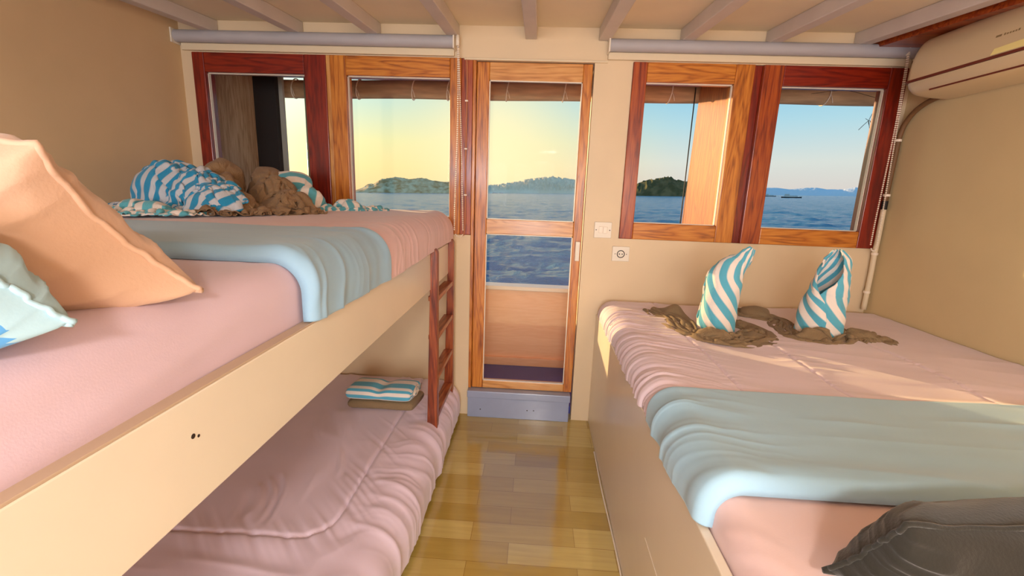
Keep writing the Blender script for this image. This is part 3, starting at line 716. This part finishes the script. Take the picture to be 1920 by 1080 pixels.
# lowest: flat pale towel, then the brown ones, then the bright ones thrown over them
drape('striped_towel', patch(-1.42, 1.62, .25, .16, .25, ZU), .98, .66, 96, 66, ZU, m_tw2, 'pale striped towel lying flat and rumpled beside the tan pillow', solids=[((-1.36, 1.62, 1.25), (.07, .05, .045)), ((-1.50, 1.70, 1.25), (.06, .05, .05))], seed=70, lift=.08, hold=.05, bend=.1)
drape('brown_towel', swag([(-1.58, 2.22, 1.30), (-1.44, 2.12, 1.44), (-1.32, 1.98, 1.42), (-1.20, 1.82, 1.32), (-1.08, 1.70, 1.27)], [.09, .11, .11, .12, .12]), 1.20, .95, 100, 80, ZU, m_brown2,
      'brown towel bunched under the bright blue towel of the heap', solids=[((-1.42, 2.10, 1.34), (.10, .10, .125)), ((-1.20, 1.82, 1.27), (.12, .10, .075)), ((-1.33, 1.96, 1.28), (.10, .10, .12))], seed=80, lift=.07, hold=.07, bend=.1, crink=.014)
drape('brown_towel', swag([(-1.36, 2.36, 1.30), (-1.26, 2.20, 1.44), (-1.16, 2.08, 1.40), (-1.03, 1.96, 1.30), (-.92, 1.88, 1.27)], [.09, .10, .11, .11, .10]), 1.20, .92, 100, 80, ZU, m_brown2,
      'brown towel bunched beneath the pale striped towel with a long tail', solids=[((-1.25, 2.20, 1.33), (.09, .10, .12)), ((-1.04, 1.97, 1.27), (.11, .10, .06)), ((-1.14, 2.06, 1.28), (.09, .09, .11))], seed=90, lift=.07, hold=.07, bend=.1, crink=.014)
drape('striped_towel', swag([(-1.76, 2.02, 1.36), (-1.60, 1.98, 1.45), (-1.42, 1.90, 1.44), (-1.28, 1.80, 1.38), (-1.13, 1.72, 1.33)], [.12, .14, .13, .09, .04]), 1.30, .98, 106, 80, ZU, m_tw1,
      'bright blue checked-looking striped towel crumpled on top of the heap', solids=[((-1.56, 1.98, 1.31), (.16, .13, .135)), ((-1.20, 1.80, 1.27), (.14, .12, .085)), ((-1.36, 1.90, 1.28), (.12, .12, .13))], seed=60, lift=.07, hold=.07, bend=.1, crink=.009)
drape('striped_towel', swag([(-1.26, 2.36, 1.42), (-1.14, 2.24, 1.44), (-1.03, 2.12, 1.36), (-.96, 2.14, 1.31), (-.84, 2.22, 1.29), (-.72, 2.32, 1.27)], [.08, .11, .09, .06, .05, .03]), 1.25, .80, 104, 66, ZU, m_tw3,
      'pale striped towel with a long tail trailing toward the window', solids=[((-1.17, 2.26, 1.33), (.10, .11, .11)), ((-1.02, 2.11, 1.28), (.07, .07, .075)), ((-.86, 2.2, 1.25), (.08, .045, .05))], seed=100, lift=.06, hold=.07, bend=.1, crink=.009)

# ------------------------------------------------------------------ folded towels on the lower bunk
def rollbox(x0, x1, y0, y1, z0, z1, dip, seed, n=50, seg=48, e=3.2):
    V, UV = [], []
    for i in range(n):
        t = i/(n-1); x = x0+(x1-x0)*t
        en = (1-abs(2*t-1)**14)**.5*.999+.001
        g = 1-dip*math.exp(-((t-.5)/.09)**2)
        for k in range(seg):
            a = 2*math.pi*k/seg; c, s = math.cos(a), math.sin(a)
            cx = abs(c)**(2/e)*np.sign(c); cz = abs(s)**(2/e)*np.sign(s)
            wob = 1+.03*float(vn(t*5, a*1.2, 0, seed))
            yy = (y0+y1)/2+(y1-y0)/2*cx*(.9+.1*en)*wob*(1-.3*(1-g))
            zz = z0+(z1-z0)/2*(1+cz*(.55+.45*en)*wob)*(g if cz > 0 else 1)
            V.append((x+.01*cx, yy, max(zz, z0))); UV.append((k/seg*8.0, t))
    F = []
    for i in range(n-1):
        for k in range(seg): F.append((i*seg+k, i*seg+(k+1) % seg, (i+1)*seg+(k+1) % seg, (i+1)*seg+k))
    F.append(tuple(range(seg))[::-1]); F.append(tuple((n-1)*seg+k for k in range(seg)))
    return V, F, UV
V, F, UV = rollbox(-.87, -.525, 2.13, 2.31, .232, .292, .10, 3)
o = link('folded_towel', V, F, m_brown, smooth=True, loc=(-.7, 2.2, .232)); tag(o, 'dark brown folded towel on the lower bunk under a striped one', 'towel')
V, F, UV = rollbox(-.875, -.535, 2.12, 2.29, .288, .360, .20, 5)
m_roll = stripes('striped_roll_towel', 1.0, srgb(88, 176, 206), WH)
tw = thing('rolled_towel', (-.7, 2.2, .288), 'blue and white striped folded towel on top of a brown towel', 'towel')
link('towel_body', V, F, m_roll, tw, smooth=True, uv=UV)
th = np.linspace(0, 5*math.pi, 90); sp = [(-.532, 2.205+.0075*a/math.pi*2*math.cos(a)*.75, .326+.0040*a/math.pi*2*math.sin(a)*.75) for a in th]
V, F = tubeVF(sp, .0035, 6); link('rolled_end', V, F, m_bead, tw, smooth=True)

# ------------------------------------------------------------------ roller blinds
def blind(x0, x1, vx0, cx, label, zc, gap, chain_x2, drop):
    r = thing('roller_blind', ((x0+x1)/2, 2.56, 2.1), label, 'blind', 'roller blinds above the windows')
    V, F = tubeVF([(x0, 2.565, 2.134), (x1, 2.565, 2.134)], .031, 28); o = link('roller', V, F, m_blind, r, smooth=True)
    o.modifiers.new('e', 'EDGE_SPLIT')
    box('valance', vx0, x1-.004, 2.578, 2.598, 2.070, 2.106, m_val, r, b=.004)
    for x in (x0, x1): box('bracket', x-.004, x+.004, 2.53, 2.598, 2.095, 2.168, m_white, r, b=.002)
    # bead chain: two strands with a loop
    pts = []
    n = int(drop/.0105)
    for i in range(n): pts.append((cx+.006*math.sin(i*.05), 2.545-.02*(i/n), 2.125-i*.0105))
    for k in range(1, 7):
        a = math.pi*k/7; pts.append((cx+(chain_x2-cx)*(1-math.cos(a))/2, 2.525, 2.125-drop-.02*math.sin(a)))
    for i in range(n-1, -1, -1): pts.append((cx+.003+(chain_x2-cx-.003)*(i/n)**.8, 2.54-.015*(i/n), 2.125-i*.0105))
    prt = []
    for p in pts:
        u = [(0, 0, 1), (0, 0, -1)]; s = .0048; v = [(p[0], p[1], p[2]+s)]
        for zz, rr in ((.5, .866), (-.5, .866)):
            for k in range(6): v.append((p[0]+s*rr*math.cos(k*1.0472), p[1]+s*rr*math.sin(k*1.0472), p[2]+s*zz))
        v.append((p[0], p[1], p[2]-s))
        f = [(0, 1+k, 1+(k+1) % 6) for k in range(6)]+[(1+k, 7+k, 7+(k+1) % 6, 1+(k+1) % 6) for k in range(6)]+[(13, 7+(k+1) % 6, 7+k) for k in range(6)]
        prt.append((v, f))
    V, F = join(prt); link('bead_chain', V, F, m_bead, r, smooth=True)
    V, F = tubeVF([(cx, 2.545, 2.16), (cx, 2.545, 2.11)], .010, 10); link('chain_housing', V, F, m_white, r, smooth=True)
blind(-1.925, -.408, -1.91, -.388, 'lavender grey roller blind above the windows left of the door', 0, 0, -.345, .985)
blind(.395, 1.925, .397, 1.868, 'lavender grey roller blind above the windows right of the door', 0, 0, 1.895, .97)
# thin cable stapled down the jamb left of the door
V, F = tubeVF(spline([(-.36, 2.592, 2.06), (-.345, 2.592, 2.04), (-.343, 2.592, 1.8), (-.346, 2.592, 1.5), (-.344, 2.592, 1.2), (-.352, 2.588, 1.12)], 40), .004, 8)
cb = thing('cable', (-.345, 2.592, 1.1), 'thin cable clipped down the dark jamb left of the door', 'cable'); link('wire', V, F, mat('cable_sheath', srgb(190, 120, 80), .5), cb, smooth=True)
for z in (1.85, 1.6, 1.35): box('clip', -.352, -.336, 2.583, 2.597, z-.004, z+.004, m_bead, cb, b=.001)

# ------------------------------------------------------------------ switch, socket, pipe, conditioner
sw = thing('light_switch', (.441, 2.6, 1.184), 'cream double light switch between the door and right window', 'switch')
box('plate', .392, .490, 2.590, 2.5995, 1.139, 1.229, m_white, sw, b=.003)
for a, b_ in ((.418, .4405), (.442, .4645)): box('rocker', a, b_, 2.586, 2.591, 1.166, 1.204, m_bead, sw, b=.002)
for x in (.403, .479):
    V, F = tubeVF([(x, 2.5885, 1.184), (x, 2.591, 1.184)], .003, 8); link('screw', V, F, m_dark, sw)
sk = thing('power_socket', (.552, 2.6, 1.05), 'cream wall socket with round recess below the switch', 'socket')
box('plate', .503, .601, 2.590, 2.5995, 1.010, 1.095, m_white, sk, b=.003)
th = np.linspace(0, 2*math.pi, 33); V, F = tubeVF([(.552+.02*math.cos(a), 2.589, 1.052+.02*math.sin(a)) for a in th], .0022, 6); link('socket_ring', V, F, m_dark, sk, smooth=True)
for x in (.544, .560):
    V, F = tubeVF([(x, 2.5885, 1.052), (x, 2.591, 1.052)], .0035, 8); link('socket_hole', V, F, m_black, sk)
for x in (.520, .584):
    V, F = tubeVF([(x, 2.5885, 1.052), (x, 2.591, 1.052)], .0025, 8); link('screw', V, F, m_dark, sk)
# drain hose then pipe in the right corner
pp = thing('drain_pipe', (1.93, 2.57, .79), 'cream drain pipe running down the right corner from a brown hose', 'pipe')
V, F = tubeVF(spline([(1.925, 2.572, 1.36), (1.927, 2.572, 1.2), (1.924, 2.570, 1.12), (1.928, 2.572, 1.0), (1.926, 2.57, .80)], 30), .013, 12); link('pipe', V, F, m_val, pp, smooth=True)
V, F = tubeVF([(1.925, 2.572, 1.355), (1.925, 2.572, 1.40)], .0145, 12); link('coupling', V, F, m_black, pp)
V, F = tubeVF(spline([(1.925, 2.572, 1.39), (1.93, 2.575, 1.6), (1.93, 2.57, 1.74), (1.93, 2.53, 1.82), (1.925, 2.44, 1.87), (1.92, 2.30, 1.895)], 40), .012, 12); link('hose', V, F, mat('brown_hose', srgb(120, 84, 50), .6), pp, smooth=True)
for z in (1.71, 1.43, 1.115, .90):
    V, F = tubeVF([(1.926, 2.572, z-.006), (1.926, 2.572, z+.006)], .0165, 12); link('clip', V, F, m_bead, pp)
# air conditioner
ac = thing('air_conditioner', (1.85, 1.9, 1.87), 'cream wall air conditioner high on the right wall with maroon line', 'air conditioner')
def acprof(k):   # section, scaled towards the wall at the rounded ends
    return [(1.945, 2.125), (1.84, 2.128), (1.775, 2.105), (1.742, 2.06), (1.728, 2.00), (1.724, 1.945)]
def extr(prof, y0, y1, rnd, n=10):
    V, cnt = [], len(prof)
    ys = [y0+(1-math.cos(a))*rnd for a in np.linspace(0, math.pi/2, n)]
    ks = [math.sin(a) for a in np.linspace(0, math.pi/2, n)]
    seq = [(y, k) for y, k in zip(ys, ks)]+[(2*0+y1-(y-y0), k) for y, k in zip(ys[::-1], ks[::-1])]
    cx, cz = 1.945, sum(p[1] for p in prof)/cnt
    for y, k in seq:
        kk = .78+.22*k
        for x, z in prof: V.append((cx+(x-cx)*kk, y, cz+(z-cz)*(.92+.08*k)))
    F = []
    for i in range(len(seq)-1):
        for j in range(cnt): F.append((i*cnt+j, i*cnt+(j+1) % cnt, (i+1)*cnt+(j+1) % cnt, (i+1)*cnt+j))
    F.append(tuple(range(cnt))[::-1]); F.append(tuple((len(seq)-1)*cnt+j for j in range(cnt)))
    return V, F
body = [(1.945, 2.125)]+[tuple(p) for p in spline([(1.84, 2.128), (1.775, 2.108), (1.742, 2.06), (1.728, 2.0), (1.724, 1.935)], 14)]+[(1.945, 1.90)]
V, F = extr(body, 1.45, 2.345, .05); o = link('housing', V, F, m_ac, ac, smooth=True); o.modifiers.new('e', 'EDGE_SPLIT').split_angle = math.radians(40)
V, F = extr([(1.94, 1.936), (1.722, 1.936), (1.722, 1.926), (1.94, 1.926)], 1.45, 2.35, .05); link('maroon_trim', V, F, m_acred, ac)
low = [(1.945, 1.925), (1.727, 1.925)]+[tuple(p) for p in spline([(1.733, 1.905), (1.765, 1.882), (1.83, 1.872), (1.945, 1.868)], 10)]
V, F = extr(low, 1.46, 2.34, .05); o = link('louver', V, F, m_ac, ac, smooth=True); o.modifiers.new('e', 'EDGE_SPLIT').split_angle = math.radians(40)
link('louver_slot', *boxVF(1.757, 1.761, 1.50, 2.22, 1.880, 1.888), m_acred, ac)
V = [(1.7228, 1.925, 1.940), (1.7228, 1.60, 1.940), (1.7245, 1.60, 1.972), (1.7238, 1.915, 1.960)]  # bright patch of light on the front, painted as a pale yellow strip
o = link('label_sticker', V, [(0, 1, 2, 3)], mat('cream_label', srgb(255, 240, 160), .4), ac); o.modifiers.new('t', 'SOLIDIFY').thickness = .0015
def lg(y0, y1, z0, z1, tilt=0):   # faded square badge with a short word
    xx = lambda z: float(np.interp(z, [1.935, 2.0, 2.06], [1.724, 1.728, 1.742]))-.0006
    return [(xx(z0), y0, z0), (xx(z0), y1, z0), (xx(z1), y1, z1), (xx(z1), y0, z1)], [(0, 1, 2, 3)]
m_logo = mat('faded_print', srgb(150, 125, 85), .5)
V, F = join([lg(1.925, 1.903, 2.000, 2.013)]+[lg(1.895-i*.010, 1.888-i*.010, 2.000, 2.006+(.003 if i in (0, 5) else 0)) for i in range(6)])
link('badge', V, F, m_logo, ac)

# ------------------------------------------------------------------ added fill lamps (unseen, astern of the camera)
for i, (loc, p, c) in enumerate(FILL_LAMPS):
    zc = ceilz(loc[1])
    r = thing('ceiling_lamp', (loc[0], loc[1], zc-.03), ['round white ceiling lamp above the aisle, the nearer one to the beds', 'round white ceiling lamp above the aisle next to the stern wall'][i], 'lamp', 'ceiling lamps')
    V, F = tubeVF([(loc[0], loc[1], zc-.03), (loc[0], loc[1], zc)], .15, 32); link('base', V, F, m_white, r)
    ld = bpy.data.lights.new('lamp_light', 'AREA'); ld.shape = 'DISK'; ld.size = .28; ld.energy = p; ld.color = c
    lo = bpy.data.objects.new('lamp_light', ld); COL.objects.link(lo); lo.parent = r; lo.location = (0, 0, -.012)

# ------------------------------------------------------------------ outside: deck, bulwark, eave
m_deck = mat('blue_deck_paint', srgb(62, 66, 150), .5, noise=.1, nscale=6, coat=.2)
m_bul = wood('peach_painted_board', srgb(238, 176, 128), srgb(242, 182, 134), srgb(246, 190, 142), 0, rough=.5, coat=.1)
box('floor_deck', -4.5, 4.5, YO, 3.45, -.02, .05, m_deck, kind='structure', b=0)
bw = thing('bulwark', (0, 3.35, .05), 'peach painted bulwark with white cap rail beyond the door', 'railing')
box('board', -4.5, 4.5, 3.34, 3.38, .05, .655, m_bul, bw, b=0); box('cap_rail', -4.5, 4.5, 3.29, 3.42, .655, .685, m_white, bw, b=.004); box('foot_rail', -4.5, 4.5, 3.315, 3.34, .05, .115, m_bul, bw, b=.003)
box('ceiling_eave', -4.5, 4.5, YO, 3.5, 2.14, 2.18, wo['rdx'], kind='structure', b=0)
m_awn = mat('beige_awning_canvas', srgb(190, 150, 112), .8, noise=.25, nscale=5, bump=.4, bscale=12, stretch=(1, 6, 6))
aw = thing('rolled_awning', (0, 3.42, 2.05), 'beige canvas awning rolled up under the eave outside', 'awning')
P = [(x, 3.42+.006*math.sin(x*3), 2.071+.0125*x+.003*math.sin(x*5)) for x in np.linspace(-3.2, 3.4, 90)]
V, F = tubeVF(P, .062, 20); link('canvas_roll', V, F, m_awn, aw, smooth=True)
for x in (-2.2, -1.72, -1.25, -.85, -.6, -.18, .22, .6, .95, 1.5, 2.0):
    a = np.linspace(0, 2*math.pi, 20); z = 2.071+.0125*x
    V, F = tubeVF([(x+.01*math.sin(q), 3.42+.066*math.cos(q), z+.066*math.sin(q)) for q in a], .004, 6); link('cord', V, F, m_bead, aw, smooth=True)
    V, F = tubeVF([(x, 3.355, z), (x+.012, 3.352, z-.03), (x+.02, 3.352, z-.06)], .0025, 5); link('cord_end', V, F, m_bead, aw, smooth=True)
# teak partition boards on deck, each side
m_teak = wood('varnished_teak', srgb(132, 58, 12), srgb(168, 84, 22), srgb(196, 110, 36), 2, rough=.4, coat=.3)
m_grey = wood('weathered_planks', srgb(150, 128, 100), srgb(180, 156, 124), srgb(204, 184, 152), 2, rough=.8, coat=0)
V = [(1.10, YO+.002, .69), (1.14, YO+.002, .69), (1.14, 3.36, .69), (1.10, 3.36, .69), (1.10, YO+.002, 2.14), (1.14, YO+.002, 2.14), (1.14, 3.235, 2.14), (1.10, 3.235, 2.14)]
o = link('deck_partition', V, [(0, 3, 2, 1), (4, 5, 6, 7), (0, 1, 5, 4), (1, 2, 6, 5), (2, 3, 7, 6), (3, 0, 4, 7)], m_teak, loc=(1.12, 3, .69)); tag(o, 'sunlit varnished teak board standing outside the right window', 'partition')
V, F = boxVF(-1.96, -1.92, YO+.002, 3.222, .05, 2.14); o = link('deck_partition', V, F, m_grey, loc=(-1.94, 3, .05)); tag(o, 'weathered grey plank board outside the leftmost window', 'partition')
V, F = boxVF(-1.965, -1.765, 3.224, 3.286, .05, 2.14); o = link('deck_post', V, F, mat('black_post', srgb(30, 16, 10), .7), loc=(-1.86, 3.3, .05)); tag(o, 'wide dark post at the end of the weathered board', 'post'); bev(o, .004)
V, F = boxVF(-1.763, -1.735, 3.262, 3.286, .05, 2.14); o = link('deck_batten', V, F, mat('grey_batten', srgb(176, 172, 160), .6), loc=(-1.75, 3.3, .05)); tag(o, 'thin grey batten beside the dark post', 'batten')
V, F = tubeVF([(-1.60, 3.32, .687), (-1.585, 3.32, 2.12)], .022, 12); o = link('deck_pole', V, F, mat('clear_curtain_pole', srgb(150, 160, 130), .3), smooth=True, loc=(-1.59, 3.32, .68)); tag(o, 'slim grey green pole seen through the leftmost window', 'pole')
V, F = tubeVF([(1.088, 3.3, 2.10), (1.085, 3.3, .69)], .004, 6); o = link('rope', V, F, m_black, smooth=True, loc=(1.087, 3.3, .69)); tag(o, 'thin black rope hanging beside the teak board', 'rope')
# a knotted wire outside the rightmost pane
prt = [tubeVF(spline([(1.868, 2.70, 1.945), (1.862, 2.70, 1.88), (1.845, 2.70, 1.825), (1.852, 2.70, 1.80)], 14), .0014, 5), tubeVF(spline([(1.80, 2.70, 1.775), (1.83, 2.70, 1.81), (1.85, 2.70, 1.825), (1.862, 2.70, 1.80)], 14), .0014, 5),
       tubeVF(spline([(1.826, 2.70, 1.835), (1.845, 2.70, 1.822), (1.855, 2.70, 1.79), (1.866, 2.70, 1.755)], 14), .0012, 5), tubeVF(spline([(1.868, 2.70, 1.94), (1.87, 3.0, 2.04), (1.87, 3.35, 2.09)], 8), .0012, 5)]
V, F = join(prt); o = link('knotted_wire', V, F, m_black, smooth=True, loc=(1.85, 2.7, 1.8)); tag(o, 'knotted black wire dangling outside the rightmost pane', 'wire')

# ------------------------------------------------------------------ sea
m_sea = bpy.data.materials.new('sea_water'); m_sea.use_nodes = True; t = m_sea.node_tree; b = t.nodes['Principled BSDF']
b.inputs['Base Color'].default_value = srgb(36, 116, 150); b.inputs['Roughness'].default_value = .18; b.inputs['IOR'].default_value = 1.33
c = N(t, 'ShaderNodeTexCoord'); mp = N(t, 'ShaderNodeMapping'); L(t, c.outputs['Object'], mp.inputs[0]); mp.inputs['Scale'].default_value = (.6, 1, 1)
n = N(t, 'ShaderNodeTexNoise'); n.inputs['Scale'].default_value = 1.1; n.inputs['Detail'].default_value = 7; n.inputs['Roughness'].default_value = .62; L(t, mp.outputs[0], n.inputs[0])
bp = N(t, 'ShaderNodeBump'); bp.inputs['Strength'].default_value = 1.0; bp.inputs['Distance'].default_value = .9; L(t, n.outputs[0], bp.inputs['Height']); L(t, bp.outputs[0], b.inputs['Normal'])
nr, na = 430, 600
r = 3.6*np.exp(np.linspace(0, math.log(9000/3.6), nr)); az = np.radians(np.linspace(-75, 75, na))
Rg, Ag = np.meshgrid(r, az, indexing='ij'); X, Y = Rg*np.sin(Ag), Rg*np.cos(Ag)
fd = np.exp(-Rg/500.)
H = fd*(.20*fbm(X*.16+.4*vn(X*.1, Y*.1), Y*.30, 0, 200)+.11*ridge(X*.35+.3*Y, Y*.75, 0, 203)+(.09*ridge(X*.9+.4*Y, Y*1.5, 0, 206)+.035*ridge(X*2.2, Y*3.3, 0, 205))*np.exp(-Rg/70))
V = SEA0+X[..., None]*S0+Y[..., None]*S1+H[..., None]*SN
o = link('sea', V.reshape(-1, 3), grid(nr, na)[:], m_sea, kind='structure', smooth=True)
o.data.flip_normals()

# ------------------------------------------------------------------ islands and boats
def ang(px, py=361):
    d = FF+RR*(px-960)/FPX-UU*(py-540)/FPX; d /= np.linalg.norm(d)
    return math.atan2(d@S0, d@S1), math.asin(float(d@SN))
def island(name, dist, prof, m, label, seed, depth=.35, trees=0, rough=.06):
    az = np.array([ang(p[0], p[1])[0] for p in prof]); hh = np.array([max(.2, math.tan(max(ang(p[0], p[1])[1], 0))*dist+SEA_H) for p in prof])
    na, nd = 260, 60; A = np.linspace(az[0], az[-1], na); Hh = np.interp(A, az, hh); width = dist*(az[-1]-az[0])
    D = np.linspace(-1, 1, nd); V = []
    AA, DD = np.meshgrid(A, D, indexing='ij')
    h = Hh[:, None]*np.clip(1-np.abs(DD)**1.6, 0, 1)
    xx, yy = AA*dist, DD*depth*width
    h = h*(1+rough*2.5*np.where(np.abs(DD) < .15, .3, 1)*fbm(xx/18, yy/18, 0, seed))+rough*14*ridge(xx/9, yy/22, 0, seed+1)*np.clip(h/20, 0, .6)*sm(0, .3, np.abs(DD))
    if trees: h = h+trees*np.clip(ridge(xx/5, yy/7, 0, seed+2)-.1, 0, 1)*sm(4, 10, h)
    h[0, :] = h[-1, :] = -.5; h = np.where(np.abs(DD) > .985, -1, h)
    RRr = dist+depth*width*(DD+.0)
    P = SEA0+(RRr*np.sin(AA))[..., None]*S0+(RRr*np.cos(AA))[..., None]*S1+h[..., None]*SN
    o = link(name, P.reshape(-1, 3), [f[::-1] for f in grid(na, nd)], m, smooth=True, loc=tuple(P.reshape(-1, 3).mean(0)))
    tag(o, label, 'island'); return o
def rockmat(name, a, b_, sc=.11):
    m = mat(name, a, .95, .1); t = m.node_tree; bb_ = t.nodes['Principled BSDF']; c = N(t, 'ShaderNodeTexCoord'); n = N(t, 'ShaderNodeTexNoise'); n.inputs['Scale'].default_value = sc; n.inputs['Detail'].default_value = 6
    L(t, c.outputs['Object'], n.inputs[0]); L(t, RAMP(t, n.outputs[0], [(.38, a), (.62, b_)]), bb_.inputs['Base Color']); return m
m_i1 = rockmat('rocky_scrub', srgb(206, 150, 88), srgb(252, 214, 156))
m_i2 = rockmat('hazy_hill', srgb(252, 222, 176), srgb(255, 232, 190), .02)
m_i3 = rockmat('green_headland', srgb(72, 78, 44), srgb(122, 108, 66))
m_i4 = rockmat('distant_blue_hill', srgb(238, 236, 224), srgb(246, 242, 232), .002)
island('rocky_island', 700, [(664, 357), (680, 352), (690, 346), (700, 345), (716, 336), (742, 332), (766, 337), (787, 333), (820, 341), (846, 342), (862, 346), (884, 357)], m_i1, 'rocky scrub island on the horizon seen through the window left of the door', 300, .3, 1.0, .08)
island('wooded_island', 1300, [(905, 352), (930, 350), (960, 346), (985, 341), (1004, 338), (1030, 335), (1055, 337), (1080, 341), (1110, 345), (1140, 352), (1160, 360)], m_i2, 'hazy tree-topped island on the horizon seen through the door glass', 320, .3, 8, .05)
island('headland', 600, [(1170, 358), (1192, 349), (1205, 342), (1225, 338), (1245, 335), (1258, 332), (1264, 337), (1280, 342), (1300, 346), (1330, 352), (1350, 362)], m_i3, 'dark green headland on the horizon left of the teak board', 340, .3, 2.5, .08)
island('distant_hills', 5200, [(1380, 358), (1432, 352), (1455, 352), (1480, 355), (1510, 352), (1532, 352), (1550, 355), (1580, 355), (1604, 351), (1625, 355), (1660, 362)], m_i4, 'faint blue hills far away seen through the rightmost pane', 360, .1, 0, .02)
def boat(px, dist, length, label, mast=0, hull=m_dark):
    a, _ = ang(px); c = SEA0+dist*(math.sin(a)*S0+math.cos(a)*S1); rt = math.cos(a)*S0-math.sin(a)*S1; fw = math.sin(a)*S0+math.cos(a)*S1
    r = thing('boat', tuple(c), label, 'boat')
    tr = lambda V: [c+x*rt+y*fw+z*SN for x, y, z in V]
    n = 14; V = []
    for i in range(n):
        t_ = i/(n-1); x = (t_-.5)*length; w = length*.12*math.sin(math.pi*min(1, .18+t_*.82))**.6+.02; sh = length*.03*(2*t_-1)**2
        V += [(x, -w, length*.045+sh), (x, -w*.6, -.1), (x, w*.6, -.1), (x, w, length*.045+sh)]
    F = grid(n, 4)+[(i*4+3, (i+1)*4+3, (i+1)*4, i*4) for i in range(n-1)]+[(0, 1, 2, 3), ((n-1)*4+3, (n-1)*4+2, (n-1)*4+1, (n-1)*4)]
    link('hull', tr(V), F, hull, r)
    if mast:
        Vm, Fm = tubeVF(tr([(0, 0, 0), (0, 0, mast)]), .12, 5); link('mast', Vm, Fm, m_white, r)
    V1, F1 = boxVF(-length*.36, length*.30, -length*.07, length*.07, length*.044, length*.13); V2, F2 = boxVF(-length*.34, -length*.10, -length*.06, length*.06, length*.13, length*.22)
    V, F = join([(V1, F1), (V2, F2)]); link('deckhouse', tr(V), F, m_white, r)
boat(1485, 520, 17, 'white boat with dark hull alone in front of the distant hills')
boat(1444, 900, 19, 'faint small boat at the left edge of the rightmost pane')
boat(928, 900, 12, 'tiny moored sailing boat seen at the left of the door glass', 18, m_white)
boat(940, 1000, 12, 'tiny moored sailing boat just right of another in the door glass', 16, m_white)
